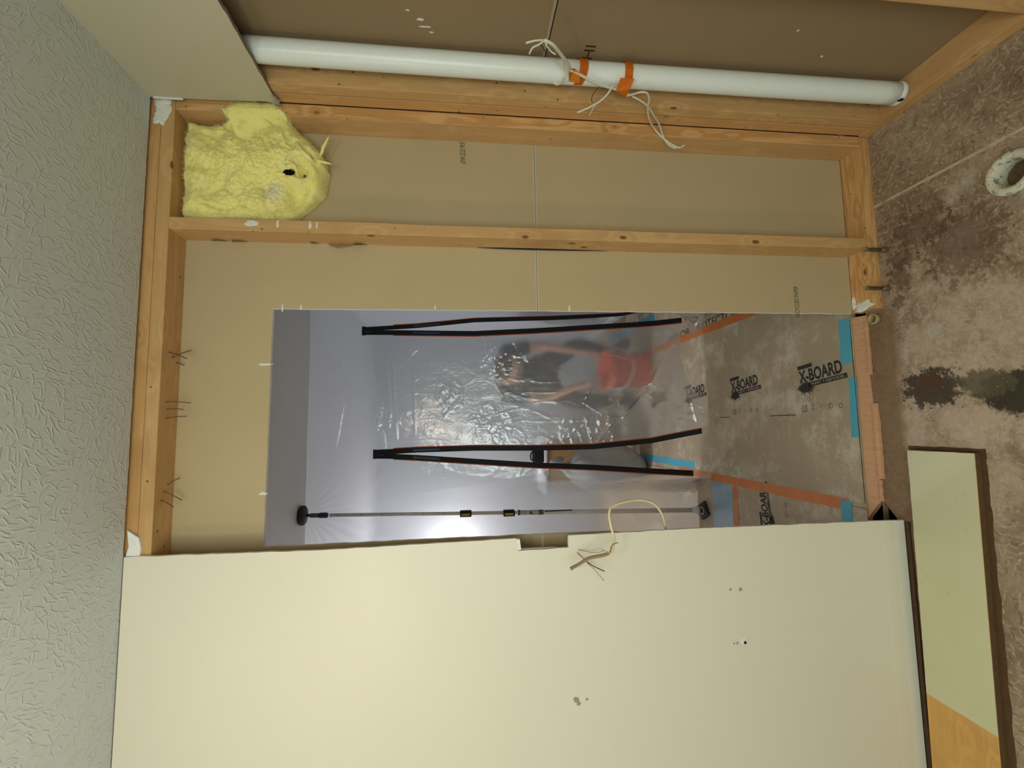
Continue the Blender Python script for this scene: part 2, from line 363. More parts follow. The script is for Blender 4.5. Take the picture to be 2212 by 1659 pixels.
# tan drywall on the hall side, seen from its back, with the doorway cut through it; the horizontal joint is a gap between two sheets
JZ = 1.233
up = [Vector((-3.2, JZ+.0014)), Vector((-3.2, 2.45)), Vector((.10, 2.45)), Vector((.10, JZ+.0014))] + \
     jitter_line((-.629, JZ+.0014), (-.632, 2.104), 44, .0010, 11) + jitter_line((-.632, 2.104), (-1.385, 2.109), 30, .0010, 12) + \
     jitter_line((-1.385, 2.109), (-1.383, JZ+.0014), 40, .0018, 13) + [Vector((-1.383, JZ+.0014))]
lo = [Vector((-3.2, .0)), Vector((-3.2, JZ-.0014)), Vector((-1.383, JZ-.0014)), Vector((-1.383, 1.0)), Vector((-1.395, .92)), Vector((-1.42, .80)), Vector((-1.425, .0))]
rl = jitter_line((-.627, .0385), (-.629, JZ-.0014), 60, .0009, 14) + [Vector((-.629, JZ-.0014)), Vector((.10, JZ-.0014)), Vector((.10, .0385))]
wb = two_mat_slab('wall_back', up, [], 'XZ', .1016, .0127, [MK, MG], 0)
b2 = bmesh.new(); slab(b2, rl, [], 'XZ', .1016, .0127); slab(b2, lo, [], 'XZ', .1016, .0127); b2.normal_update()
for f in b2.faces: f.material_index = 0 if abs(f.normal.y) > .7 else 1
wb2 = struct('wall_back', b2, [MK, MG])
chips = []
# pale paper lines along the joint
b = bmesh.new()
for z in (JZ-.0035, JZ+.0035):
    box(b, (-.628, .1010, z-.0012), (.05, .1017, z+.0012)); box(b, (-2.0, .1010, z-.0012), (-1.39, .1017, z+.0012))
link('joint_paper', b, plain('joint_paper', (.62, .55, .42), .8, .1), wb2)
for k, (x, y, ru, rw) in enumerate(((575, 787, .004, .022), (568, 1066, .005, .012), (610, 665, .014, .003), (650, 664, .010, .003), (940, 664, .007, .003), (1230, 667, .012, .004))):
    p = at(x, y, 'Y', .1014); chips.append((p, ru, rw, k))
# side wall: back face of the next room's drywall between the studs
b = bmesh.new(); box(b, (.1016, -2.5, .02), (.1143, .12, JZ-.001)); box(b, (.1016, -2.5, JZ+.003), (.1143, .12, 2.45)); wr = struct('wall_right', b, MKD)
b = bmesh.new(); box(b, (.1145, -2.5, JZ-.05), (.116, .12, JZ+.05)); link('joint_gap', b, DRK, wr)
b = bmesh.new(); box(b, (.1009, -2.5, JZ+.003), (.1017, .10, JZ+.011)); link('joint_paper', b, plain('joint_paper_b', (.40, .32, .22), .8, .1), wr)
# upper painted drywall still on the side wall
so = [Vector((-2.5, 2.44)), Vector((-2.5, 2.069))] + jitter_line((-2.5, 2.069), (-.016, 2.067), 150, .0018, 21)[1:] + \
     [Vector((-.006, 2.058)), Vector((-.003, 2.075)), Vector((-.010, 2.10)), Vector((-.004, 2.20)), Vector((-.002, 2.31)), Vector((0, 2.44))]
b = bmesh.new(); slab(b, so, [], 'YZ', 0, .0125); b.normal_update()
for f in b.faces: f.material_index = 0 if abs(f.normal.x) > .7 else 1
ws = struct('wall_right', b, [plain('beige_wall_paint', (.56, .52, .40), .45, .35, nz=.03, sc_=3, bump=.1), plain('torn_paper_edge', (.30, .24, .20), .9, .1, nz=.4, sc_=200)]); ws.name = 'wall_right_upper'
b = bmesh.new(); tube(b, spline([(-.001, -.001, 2.43), (-.003, -.003, 2.38), (-.002, -.002, 2.345)], 4), .0035, 8)
link('corner_tape', b, PLAS, ws)
b = bmesh.new()
for k in range(10):
    y = -.006-.004*k + random.uniform(-.004, .004); z = 2.064
    v = [b.verts.new((x_, y+dy, z+dz)) for x_, dy, dz in ((-.001, 0, .01), (-.002, .006, .012), (-.004-random.random()*.006, .004, -.004-random.random()*.012))]; b.faces.new(v)
link('torn_paper', b, plain('grey_paper', (.42, .38, .36), .9, .1), ws)
# unseen sides of the bathroom (they bounce its light)
b = bmesh.new(); box(b, (-3.22, -2.52, 0), (-3.2, 0, 2.45)); struct('wall_near_left', b, MP)
b = bmesh.new(); box(b, (-3.2, -2.52, 0), (.1, -2.5, 2.45)); struct('wall_rear', b, MP)
b = bmesh.new(); box(b, (-3.2, -2.5, 2.475), (.3, .14, 2.49)); struct('light_leak_cover', b, DRK)  # added unseen dark cover, blocks light leaking in above the plates
# the hall
b = bmesh.new(); box(b, (-3.2, .12, 2.44), (.3, 3.6, 2.45)); struct('ceiling', b, HALLC).name = 'ceiling_hall'
b = bmesh.new(); box(b, (-3.2, 3.4, 0), (.3, 3.42, 2.44)); struct('wall_far', b, HALL)
b = bmesh.new(); box(b, (-.02, .116, 0), (0, 3.4, 2.44)); struct('wall_far_right', b, HALL)
b = bmesh.new(); box(b, (-3.2, .116, 0), (-3.18, 3.4, 2.44)); struct('wall_far_left', b, HALL)
b = bmesh.new(); box(b, (-3.18, .150, -.019), (-.02, 3.4, 0)); struct('floor', b, plain('hall_paper_underlay', (.44, .33, .21), .7, .2, nz=.1, sc_=6)).name = 'floor_hall'
b = bmesh.new(); box(b, (-.035, .13, 0), (-.02, 3.4, .09)); struct('baseboard_right', b, plain('white_trim', (.75, .76, .78), .4, .4))
# ------------------------------------------------------------------ framing
def stud(name, a, c_, mat, label, cat='stud', group=None, bev=.0022, wave=0):
    b = bmesh.new(); box(b, a, c_, bev); o = link(name, b, mat); tag(o, label, cat, group); return o
FY = .0127
stud('bottom_plate', (-.628, FY, .0), (.0127, .1014, .038), wm('X', 1), 'pine bottom plate lying on the subfloor under the right wall bays', 'lumber')
stud('top_plate', (-3.19, FY, 2.376), (.0125, .1014, 2.4135), wm('X', 0), 'lower board of the doubled top plate under the ceiling edge', 'lumber')
stud('top_plate', (-3.19, FY+.001, 2.415), (.0125, .1014, 2.452), wm('X', 2), 'upper board of the doubled top plate, half hidden behind the ceiling edge', 'lumber')
stB = stud('wall_stud', (-.0262, FY, .0385), (.0142, .1012, 2.3755), wm('Z', 1), 'corner wall stud facing the room right beside the insulation bay, with swirling grain', 'stud')
stB.data.materials.append(wm('Z', 0))
for f in stB.data.polygons: f.material_index = 1 if abs(f.normal.x) > .7 else 0
# stud with a wavy wane edge between the two bays
b = bmesh.new(); nz_ = 60
rows = []
for i in range(nz_+1):
    z = .0385 + (2.3755-.0385)*i/nz_; wv = .0025*mn.noise((z*3.1, 2, 1)) + .0055*max(0, mn.noise((z*1.7, 9, 0)))
    rows.append([b.verts.new(p) for p in ((-.411, .1012, z), (-.411, FY+.001, z), (-.4095, FY, z), (-.374-wv, FY, z), (-.371-wv*.3, FY+.006+wv*2, z), (-.3725, .1012, z))])
for i in range(nz_):
    for k in range(6): b.faces.new((rows[i][k], rows[i][(k+1) % 6], rows[i+1][(k+1) % 6], rows[i+1][k]))
b.faces.new(rows[0]); b.faces.new(rows[-1][::-1])
sd = tag(link('wall_stud', b, wm('Z', 0)), 'long pine stud between the insulation bay and the wide bay beside the doorway', 'stud')
# side wall framing
stud('bottom_plate', (.0127, -2.49, 0), (.1010, FY+.001, .038), wm('Y', 0), 'pine bottom plate running toward the viewer under the white pipe', 'lumber')
stud('top_plate', (.0127, -2.49, 2.376), (.1010, FY, 2.4135), wm('Y', 0), 'top plate of the pipe wall behind the beige upper drywall', 'lumber')
stud('wall_stud', (.0150, -.0310, .0385), (.1005, FY-.002, 2.3755), wm('Z', 2), 'side wall stud tight in the corner, behind the dark gap', 'stud')
stud('wall_stud', (.0127, -.0765, .0385), (.1005, -.0372, 2.3755), wm('Z', 0), 'side wall stud just behind the white pipe, in front of the dark gap', 'stud')
stud('wall_stud', (.0127, -.527, .0385), (.1005, -.489, 2.3755), wm('Z', 0), 'side wall stud nearest the viewer at the top right of the photo', 'stud')
# threshold strip where the wall plate was cut away in the doorway
def m_thresh():
    t = NT('sawn_threshold_wood'); v = t.map(t.pos, (60, 3, 3)); w = t.noise(v, 2.2, 5, .7, .3)
    c = t.mix(w, (.55, .27, .13), (.80, .49, .29)); c = t.mix(t.math('MULTIPLY', t.smooth(t.noise(v, 5, 3), .62, .7), .6), c, (.18, .08, .03))
    t.bump(w, .6, .004); return t.out(c, .75, .2)
MT = m_thresh()
b = bmesh.new(); slab(b, jitter_line((-1.312, .087), (-.636, .092), 24, .002, 31) + [Vector((-.636, .092)), Vector((-.636, .1015)), Vector((-.632, .148))] + jitter_line((-.632, .148), (-1.385, .149), 12, .001, 32) + jitter_line((-1.385, .149), (-1.312, .087), 7, .003, 33), [], 'XY', -.019, .0188)
tag(link('threshold_board', b, MT), 'sawn orange-brown wood strip across the bottom of the doorway', 'threshold')
for (x0, x1, y0, y1, z1, lb) in ((-.86, -.64, .078, .0865, .0075, 'thin splintered wood strip at the wall end of the doorway threshold near the drain hole'),
                                 (-1.235, -.965, .066, .0835, .010, 'thick splintered pinkish wood strip along the middle of the doorway threshold'),
                                 (-1.315, -1.24, .078, .0865, .007, 'short splintered wood strip beside the torn black hole')):
    b = bmesh.new(); slab(b, jitter_line((x0, y0), (x1, y0), 14, .0022, int(x0*100)) + jitter_line((x1, y0), (x1, y1), 2, 0) + jitter_line((x1, y1), (x0, y1), 10, .0012, 5) + [Vector((x0, y1))], [], 'XY', .0002, z1)
    tag(link('wood_strip', b, MT), lb, 'wood strip')
# plates' plaster dabs
def blob_patch(bm, c, u, w, ru, rw, h, seed, n=18):
    """irregular thin dab; u, w in-plane axes"""
    c = Vector(c); u = Vector(u); w = Vector(w); nn = u.cross(w).normalized(); ring = []; mid = []
    for k in range(n):
        a = 2*math.pi*k/n; r = 1 + .55*mn.noise((math.cos(a)*1.7+seed, math.sin(a)*1.7, seed*.3))
        ring.append(bm.verts.new(c + u*ru*r*math.cos(a) + w*rw*r*math.sin(a)))
        mid.append(bm.verts.new(c + u*ru*r*.65*math.cos(a) + w*rw*r*.65*math.sin(a) + nn*h*(1+.6*mn.noise((k*.9, seed, 3)))))
    top = bm.verts.new(c + nn*h)
    for k in range(n):
        j = (k+1) % n; bm.faces.new((ring[k], ring[j], mid[j], mid[k])); bm.faces.new((mid[k], mid[j], top))
    bm.faces.new(ring[::-1])
for k, (z, rz, rx) in enumerate(((2.136, .020, .011), (2.062, .0035, .013), (1.965, .004, .013), (1.945, .003, .010))):
    b = bmesh.new(); blob_patch(b, (-.387, FY-.0002, z), (1, 0, 0), (0, 0, 1), rx, rz, .0005, k+2.2); link('paint_smear', b, PLAS, sd)
b = bmesh.new(); blob_patch(b, (-.02, FY-.0006, 2.412), (1, 0, 0), (0, 0, 1), .040, .024, .003, 8.3, 26); blob_patch(b, (-.052, FY-.0006, 2.418), (1, 0, 0), (0, 0, 1), .03, .018, .004, 4.3, 20)
blob_patch(b, (-.004, FY-.0012, 2.405), (1, 0, 0), (0, 0, 1), .012, .02, .006, 5.1, 14)
tag(link('plaster_remnant', b, PLAS), 'lump of white dried plaster left on the top plate in the ceiling corner', 'plaster')
b = bmesh.new(); slab(b, [Vector(p) for p in ((-1.345, 2.43), (-1.30, 2.436), (-1.322, 2.405), (-1.35, 2.398), (-1.371, 2.40), (-1.371, 2.436))], [], 'XZ', .004, .008)
tag(link('drywall_scrap', b, MG), 'small torn bit of drywall left on the plate above the painted wall edge', 'drywall scrap')
b = bmesh.new(); blob_patch(b, (-.612, .05, .0382), (1, 0, 0), (0, 1, 0), .02, .035, .003, 1.3); blob_patch(b, (-.590, .092, .0382), (1, 0, 0), (0, 1, 0), .03, .008, .004, 2.3)
tag(link('plaster_crumbs', b, PLAS), 'white plaster crumbs on the cut end of the bottom plate by the doorway', 'plaster')
for k, (x, y, ru, rw) in enumerate(((908, 42, .004, .010), (918, 58, .003, .016), (932, 70, .003, .007), (1775, 122, .004, .005), (1724, 66, .004, .003), (880, 22, .003, .005))):
    p = at(x, y, 'X', .1013); b = bmesh.new(); blob_patch(b, (.1015, p.y, p.z), (0, -1, 0), (0, 0, 1), ru, rw, -.0010, k*2.7+.4, 12); link('plaster_speck', b, PLAS, wr)
for p, ru, rw, k in chips:
    b = bmesh.new(); blob_patch(b, (p.x, .1015, p.z), (1, 0, 0), (0, 0, 1), ru, rw, .0012, k*3.3+1, 14); link('paper_chip', b, PLAS, wb if p.z > JZ else wb2)
# crack and shreds along the long stud's back edge
b = bmesh.new(); tube(b, [(-.4135, .094, z) for z in (1.44, 1.36, 1.25, 1.1, .98)], [.0006, .0022, .003, .002, .0005], 6); link('crack', b, BLK, sd)
for k, (z, l, wd_) in enumerate(((2.27, .05, .010), (2.21, .05, .012), (1.975, .03, .010), (1.89, .09, .026), (1.83, .045, .012))):
    b = bmesh.new(); n = 6; A = []; Bv = []
    for i in range(n+1):
        t_ = i/n; s_ = math.sin(math.pi*t_)
        A.append(b.verts.new((-.4115, .0985, z+l*(t_-.5)))); Bv.append(b.verts.new((-.4115-wd_*s_*(.8+.4*mn.noise((i*.7, k, 0))), .096-.018*s_, z+l*(t_-.5)+.008*s_)))
    for i in range(n): b.faces.new((A[i], A[i+1], Bv[i+1], Bv[i]))
    link('paper_shred', b, [plain('torn_kraft_%d' % k, (.50, .36, .22), .8, .1), BLK][1 if k == 4 else 0], sd, smooth=True)
# nails sticking out of the underside of the top plate
NL = [((-.785, .045), (-.02, .0, -.052), 'left'), ((-.80, .060), (.025, .008, -.050), 'm'), ((-.812, .082), (-.008, .004, -.02), 'r'),
      ((-.936, .044), (-.002, .02, -.058), 'a'), ((-.958, .048), (0, .01, -.042), 'b'), ((-.985, .046), (.006, .012, -.052), 'c'),
      ((-1.185, .07), (.02, .01, -.028), 'a'), ((-1.20, .052), (-.03, .02, -.042), 'b'), ((-1.225, .044), (-.022, .01, -.03), 'c')]
NLB = ['topmost bent nail of the group nearest the long stud, under the top plate', 'crossing bent nail in the group nearest the long stud, under the top plate', 'short nail nearest the tan drywall in the group by the long stud',
       'longest nail of the middle group under the top plate, nearly touching the drywall', 'middle nail of the middle group under the top plate', 'shiny nail of the middle group, the one farthest from the long stud',
       'short nail of the group nearest the painted wall, touching the tan drywall', 'long slanting nail of the group nearest the painted wall', 'last slanting nail before the painted wall, under the top plate']
for (xy, d, _), lb in zip(NL, NLB):
    b = bmesh.new(); p0 = Vector((xy[0], xy[1], 2.3765)); d = Vector(d)
    tube(b, spline([p0, p0+d*.5+Vector((.002, 0, 0)), p0+d], 4), .0016, 6)
    tag(link('nail', b, NAIL, smooth=True), lb, 'nail', 'nails under the top plate')
# ------------------------------------------------------------------ insulation
OUT = [(374, 246), (371, 300), (371, 400), (371, 468), (430, 472), (520, 470), (575, 464), (620, 453), (665, 420), (688, 395), (697, 350), (690, 322), (668, 296), (640, 272), (618, 243), (590, 226), (548, 223), (512, 228), (470, 243), (420, 246)]
ow = [at(p[0], p[1], 'Y', .045 if p[0] < 400 else .010) for p in OUT]; ow = [(min(v.x, -.031) if p[0] < 490 else v.x, min(v.z, 2.3690)) for v, p in zip(ow, OUT)]
cx = sum(p[0] for p in ow)/len(ow); cz = sum(p[1] for p in ow)/len(ow)
def rad(a):
    best = .05; dx, dz = math.cos(a), math.sin(a)
    for i in range(len(ow)):
        x1, z1 = ow[i]; x2, z2 = ow[(i+1) % len(ow)]; ex, ez = x2-x1, z2-z1; den = dx*ez-dz*ex
        if abs(den) < 1e-9: continue
        t_ = ((x1-cx)*ez-(z1-cz)*ex)/den; s_ = ((x1-cx)*dz-(z1-cz)*dx)/den
        if t_ > 0 and -1e-6 <= s_ <= 1+1e-6: best = max(best, t_)
    return best
b = bmesh.new(); NA, NR = 220, 70; rings = []
def ins_pt(a, r):
    R = rad(a)*(1 + .018*mn.noise((math.cos(a)*14, math.sin(a)*14, 0)) + .01*mn.noise((math.cos(a)*40, math.sin(a)*40, 3)))
    x = cx+math.cos(a)*R*r; z = cz+math.sin(a)*R*r
    prof = (1-r**11)**.5 if r < 1 else 0
    v = Vector((x*9, z*9, 1))
    d = .078*prof*(1 + .40*mn.noise(v) + .20*mn.noise(v*2.2) - .16*max(0, .25-abs(mn.noise(v*1.5+Vector((5, 2, 0)))))*4 + .06*mn.noise(v*7)) + prof*.006*mn.noise(v*14)
    d += -.045*prof*math.exp(-(((x+.285)/.045)**2+((z-2.02)/.03)**2)) - .012*prof*math.exp(-((x+.05-(z-2.25)*.6)/.010)**2)*(z < 2.3)*(z > 2.15)
    d += -.05*prof*math.exp(-(((x+.205)/.016)**2+((z-1.999)/.022)**2)) + .02*prof*math.exp(-(((x+.14)/.05)**2+((z-2.03)/.06)**2))
    z = min(z, 2.3690); x = max(x, -.3708)
    if z > 2.05: x = min(x, -.0015 + .02*max(0, 2.10-z))
    y = .096-d
    return Vector((x, min(y, .010-.024*prof*(1+.6*mn.noise(v*1.7))) if x > -.0275 else y, z))
for i in range(1, NR+1):
    r = i/NR; rings.append([b.verts.new(ins_pt(2*math.pi*k/NA, r)) for k in range(NA)])
c0 = b.verts.new(ins_pt(0, .001))
for k in range(NA): b.faces.new((c0, rings[0][k], rings[0][(k+1) % NA]))
for i in range(NR-1):
    for k in range(NA): b.faces.new((rings[i][k], rings[i][(k+1) % NA], rings[i+1][(k+1) % NA], rings[i+1][k]))
bk = [b.verts.new((v.co.x, .100 if v.co.x < -.0275 else .0118, v.co.z)) for v in rings[-1]]
for k in range(NA): b.faces.new((rings[-1][k], rings[-1][(k+1) % NA], bk[(k+1) % NA], bk[k]))
b.faces.new(bk[::-1])
t = NT('yellow_fibreglass'); f1 = t.noise(t.pos, 14, 5, .65); f2 = t.noise(t.pos, 90, 5, .75)
c = t.mix(f1, (.93, .83, .24), (.98, .93, .42)); c = t.mix(t.math('MULTIPLY', t.smooth(f1, .6, .8), .5), c, (.95, .92, .60))
dd = t.vmath('DISTANCE', t.pos, Vector((-.272, .02, 2.085))); c = t.mix(t.math('MULTIPLY', t.smooth(t.math('ADD', dd, t.math('MULTIPLY', f1, .05)), .075, .035), .75), c, (.82, .78, .62))
c = t.mix(t.math('MULTIPLY', t.smooth(f2, .5, .3), .3), c, (.70, .58, .08))
t.bump(t.math('ADD', f2, t.math('MULTIPLY', t.noise(t.pos, 34, 5, .7), .9)), .45, .004); YEL = t.out(c, .95, .05)
t.b.inputs['Sheen Weight'].default_value = .35
ins = tag(link('insulation_batt', b, YEL, smooth=True), 'lumpy yellow fibreglass insulation batt stuffed in the top of the wall bay', 'insulation')
# wisps
def wisp(px_pts, yv, r, nm='torn_tuft'):
    b = bmesh.new(); P = spline([at(x, y, 'Y', yy) for (x, y), yy in zip(px_pts, yv)], 6); n = len(P)
    P = [p + Vector(mn.noise_vector(p*60))*.003 for p in P]
    tube(b, P, [r*(1-.8*abs(i/(n-1)-.25))*(1+.5*mn.noise(P[i]*90)) for i in range(n)], 8); link(nm, b, YEL, ins, smooth=True)
wisp([(676, 352), (692, 335), (700, 315), (711, 297)], (.05, .04, .035, .03), .007)
wisp([(672, 362), (690, 350), (704, 351), (716, 356)], (.04, .03, .03, .03), .006)
wisp([(612, 352), (628, 350), (637, 362), (644, 382)], (.012, -.004, -.014, .0), .006)
wisp([(640, 310), (655, 330), (672, 345), (684, 352)], (.015, .0, .01, .03), .009)
for hx, hy, ra, rb in ((621, 367, .017, .010), (648, 368, .005, .013)):
    hp = at(hx, hy, 'Y', .01); ang_ = math.atan2(hp.z-cz, hp.x-cx); rr_ = math.hypot(hp.z-cz, hp.x-cx)/rad(ang_); hq = ins_pt(ang_, rr_)
    b = bmesh.new(); bmesh.ops.create_uvsphere(b, u_segments=20, v_segments=12, radius=1)
    for v in b.verts: k_ = 1+.35*mn.noise(v.co*2.3); v.co = hq + Vector((v.co.x*rb*k_, v.co.y*.005, v.co.z*ra*k_))
    link('tear', b, DRK, ins, smooth=True)
# fuzz: loose fibres over the surface, far too many to count
b = bmesh.new(); rr = random.Random(5)
for _ in range(14000):
    a = rr.random()*2*math.pi; r = rr.random()**.45; p = ins_pt(a, min(r, .995)); L_ = rr.uniform(.004, .013)
    d = Vector((rr.gauss(0, 1), -abs(rr.gauss(0, .9)), rr.gauss(0, 1))).normalized(); w = d.orthogonal().normalized()*.00035
    if r > .9: d = (d + Vector((math.cos(a), 0, math.sin(a)))*.8).normalized()
    m_ = p + d*L_*.5 + Vector((rr.gauss(0, .001), rr.gauss(0, .001), rr.gauss(0, .001))); q = p + d*L_
    vs = [b.verts.new(x) for x in (p-w, p+w, m_+w, m_-w)]; b.faces.new(vs); b.faces.new((vs[3], vs[2], b.verts.new(q)))
tag(link('loose_fibres', b, YEL, ins), kind='stuff')
# ------------------------------------------------------------------ white pipe, tape and cables
def pp(x, y): return at(x, y, 'X', .055)
pA, pB = pp(505, 104), pp(1944, 203); pB.z = max(pB.z, .040)
pipe_pts = [pA + (pB-pA)*t_ + Vector((0, .004*math.sin(t_*3.1), 0)) for t_ in [i/30 for i in range(31)]]
b = bmesh.new(); tube(b, pipe_pts, .0335, 32)
pip = tag(link('drain_pipe', b, PVC, smooth=True), 'long white plastic pipe running up the open side wall bay', 'pipe')
b = bmesh.new(); d = (pB-pA).normalized()
lathe(b, [(.0340, 0), (.0352, .004), (.0352, .012), (.0340, .016)], pB - d*.017, 32, d); link('pipe_rim', b, PVC, pip, smooth=True)
b = bmesh.new(); blob_patch(b, pB + Vector((-.033, -.012, .012)), (0, 1, 0), (0, 0, 1), .012, .007, -.001, 3); link('dirt_spot', b, BLK, pip)
def tape_band(p0, p1, w, mat, nm, tail=None, lab=None):
    """band round the pipe whose near and far sides sit at p0 (upper rim) and p1 (lower rim), image pixels"""
    b = bmesh.new(); c0_ = pp(*p0); c1_ = pp(*p1); n = 28; A = []; B_ = []
    for k in range(n+1):
        a = math.pi*2*k/n; f_ = .5-.5*math.cos(a)
        zc = c0_.z*(1-f_) + c1_.z*f_; t_ = (pA.z-zc)/(pA.z-pB.z); ctr = pA+(pB-pA)*t_
        off = Vector((-math.sin(a), -math.cos(a), 0))*.0350
        A.append(b.verts.new(ctr+off+Vector((0, 0, w/2)))); B_.append(b.verts.new(ctr+off-Vector((0, 0, w/2))))
    for k in range(n): b.faces.new((A[k], A[k+1], B_[k+1], B_[k]))
    if tail:
        P = [at(x, y, 'X', xx) for x, y, xx in tail]; v = [b.verts.new(p) for p in P]
        b.faces.new(v)
    bmesh.ops.solidify(b, geom=b.faces[:], thickness=.0006)
    return tag(link(nm, b, mat), lab, 'tape')
tape_band((1262, 138), (1240, 172), .026, ORG, 'tape_band', [(1229, 148, .012), (1243, 148, .005), (1254, 160, .008), (1252, 180, .018), (1229, 176, .018)], 'slanted orange tape band holding a cable to the white pipe, the upper of two')
tape_band((1360, 142), (1350, 178), .025, ORG, 'tape_band', [(1341, 168, .018), (1371, 170, .018), (1360, 193, -.004), (1353, 209, -.006), (1330, 197, -.004)], 'orange tape band with hanging flap on the white pipe, the lower of two')
Z4 = lambda cx_, cy_: (1040+cx_/4.424, 60+cy_/4.424)
def cpt(x, y, X):
    p = at(*Z4(x, y), 'X', X)
    return p if p.y < .002 or X > .0 else at(*Z4(x, y), 'Y', .0045)
def cable(bm, pts, r, flat=1.0, seg=8, sub=6):
    P = spline([cpt(x, y, X) for x, y, X in pts], sub); tube(bm, P, r, seg, flat=flat); return P
ca_ = empty('electrical_cable', at(*Z4(830, 400), 'X', .01)); tag(ca_, 'upper pale cable with three stripped wire ends tied at the white pipe', 'cable')
b = bmesh.new(); cable(b, [(600, 118, -.03), (680, 160, -.03), (745, 235, -.02), (800, 310, -.008), (835, 375, .004), (828, 430, .012)], .0052, .6); link('jacket', b, WIRE, ca_, smooth=True)
b = bmesh.new(); cable(b, [(720, 310, .03), (765, 325, .012), (785, 375, .008), (822, 428, .008), (795, 480, .006), (765, 525, .014), (715, 540, .02), (685, 510, .03)], .0030); link('loop', b, WIRE, ca_, smooth=True)
for pts, r_, m_ in (([(600, 118, -.03), (560, 118, -.035), (500, 125, -.04), (425, 145, -.045)], .0026, WIRE), ([(600, 120, -.03), (550, 160, -.035), (490, 190, -.04), (457, 250, -.045)], .0024, WIRE),
                   ([(605, 125, -.03), (625, 170, -.035), (665, 225, -.04), (710, 255, -.045)], .0018, WIRE), ([(565, 160, -.02), (590, 195, -.015), (608, 225, -.01)], .0014, WIREB)):
    b = bmesh.new(); cable(b, pts, r_); link('wire_end', b, m_, ca_, smooth=True)
cb_ = empty('electrical_cable', at(*Z4(1380, 640), 'X', .0)); tag(cb_, 'lower pale cable looping down beside the pipe under the second tape band', 'cable')
b = bmesh.new(); cable(b, [(835, 400, .012), (900, 425, .010), (1000, 480, .008), (1120, 540, .004), (1250, 580, .004), (1330, 600, .002), (1410, 645, -.002)], .0048, .6); link('jacket', b, WIRE, cb_, smooth=True)
b = bmesh.new(); cable(b, [(1390, 650, -.004), (1450, 635, -.012), (1520, 615, -.02), (1580, 622, -.02), (1603, 680, -.02), (1590, 760, -.02), (1600, 860, -.018), (1650, 960, -.014), (1720, 1040, -.012), (1810, 1110, -.012), (1890, 1145, -.01), (1940, 1120, -.01)], .0030)
link('loop', b, WIRE, cb_, smooth=True)
b = bmesh.new(); cable(b, [(1440, 655, -.006), (1510, 690, -.012), (1590, 750, -.016), (1650, 840, -.016), (1700, 930, -.014), (1738, 1040, -.012), (1790, 1120, -.012), (1860, 1152, -.01)], .0026); link('loop', b, WIRE, cb_, smooth=True)
b = bmesh.new(); cable(b, [(1300, 540, .01), (1250, 562, -.004), (1215, 620, -.012), (1160, 680, -.018), (1090, 728, -.02), (1000, 775, -.022), (915, 810, -.024)], .0030); link('wire_end', b, WIRE, cb_, smooth=True)
b = bmesh.new(); cable(b, [(1110, 712, -.019), (1070, 765, -.022), (1030, 842, -.024)], .0018); link('wire_end', b, WIRE, cb_, smooth=True)
b = bmesh.new(); cable(b, [(1122, 565, .01), (1075, 625, .0), (1052, 680, -.002), (1062, 715, -.002)], .0011); link('wire_end', b, WIREB, cb_, smooth=True)
# cable out of the cavity in front of the painted wall
cc_ = empty('electrical_cable', at(1436, 1142, 'Y', .03)); tag(cc_, 'cream cable looping out of the wall cavity over the painted wall edge', 'cable')
b = bmesh.new(); P = spline([at(x, y, 'Y', yy) for x, y, yy in ((1440, 1150, .05), (1437, 1138, .03), (1431, 1113, .0), (1412, 1088, -.02), (1380, 1080, -.04), (1347, 1085, -.06), (1323, 1094, -.075), (1316, 1108, -.085), (1319, 1134, -.09), (1326, 1162, -.095), (1323, 1188, -.10), (1317, 1195, -.105))], 6)
tube(b, P, .0036, 8); link('jacket', b, plain('cream_cable', (.80, .68, .42), .45, .4), cc_, smooth=True)
for pts, r_, m_ in (([(1317, 1195, -.104), (1322, 1178, -.12), (1335, 1172, -.14)], .0016, CU), ([(1318, 1195, -.104), (1308, 1190, -.13), (1298, 1188, -.15)], .0016, WIRE)):
    b = bmesh.new(); tube(b, spline([at(x, y, 'Y', yy) for x, y, yy in pts], 4), r_, 6); link('wire_end', b, m_, cc_, smooth=True)
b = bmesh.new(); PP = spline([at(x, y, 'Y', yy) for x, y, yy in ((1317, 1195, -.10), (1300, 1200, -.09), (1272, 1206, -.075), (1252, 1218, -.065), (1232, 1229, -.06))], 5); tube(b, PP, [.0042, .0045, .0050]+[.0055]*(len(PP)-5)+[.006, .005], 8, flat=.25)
link('brown_ribbon', b, plain('brown_ribbon_tone', (.34, .235, .13), .8, .1, nz=.15), cc_, smooth=True)  # flat brown ribbon rising from the cable tip in front of the wall
cd_ = empty('electrical_cable', at(1240, 1186, 'Y', .005)); tag(cd_, 'thin bare copper and black wires poking out of the outlet notch', 'cable')
b = bmesh.new(); tube(b, spline([at(x, y, 'Y', yy) for x, y, yy in ((1238, 1184, .02), (1252, 1199, -.01), (1270, 1217, -.03), (1285, 1232, -.04), (1304, 1254, -.05))], 5), .0013, 6); link('copper_wire', b, CU, cd_, smooth=True)
b = bmesh.new(); tube(b, spline([at(x, y, 'Y', yy) for x, y, yy in ((1262, 1209, -.02), (1280, 1222, -.035), (1306, 1234, -.045))], 5), .0014, 6); link('black_wire', b, WIREB, cd_, smooth=True)
b = bmesh.new(); tube(b, spline([at(x, y, 'Y', yy) for x, y, yy in ((1240, 1186, .01), (1260, 1190, -.01), (1285, 1194, -.018), (1305, 1190, -.02))], 5), .0011, 6); link('tan_wire', b, plain('tan_wire', (.42, .33, .20), .5, .3), cd_, smooth=True)
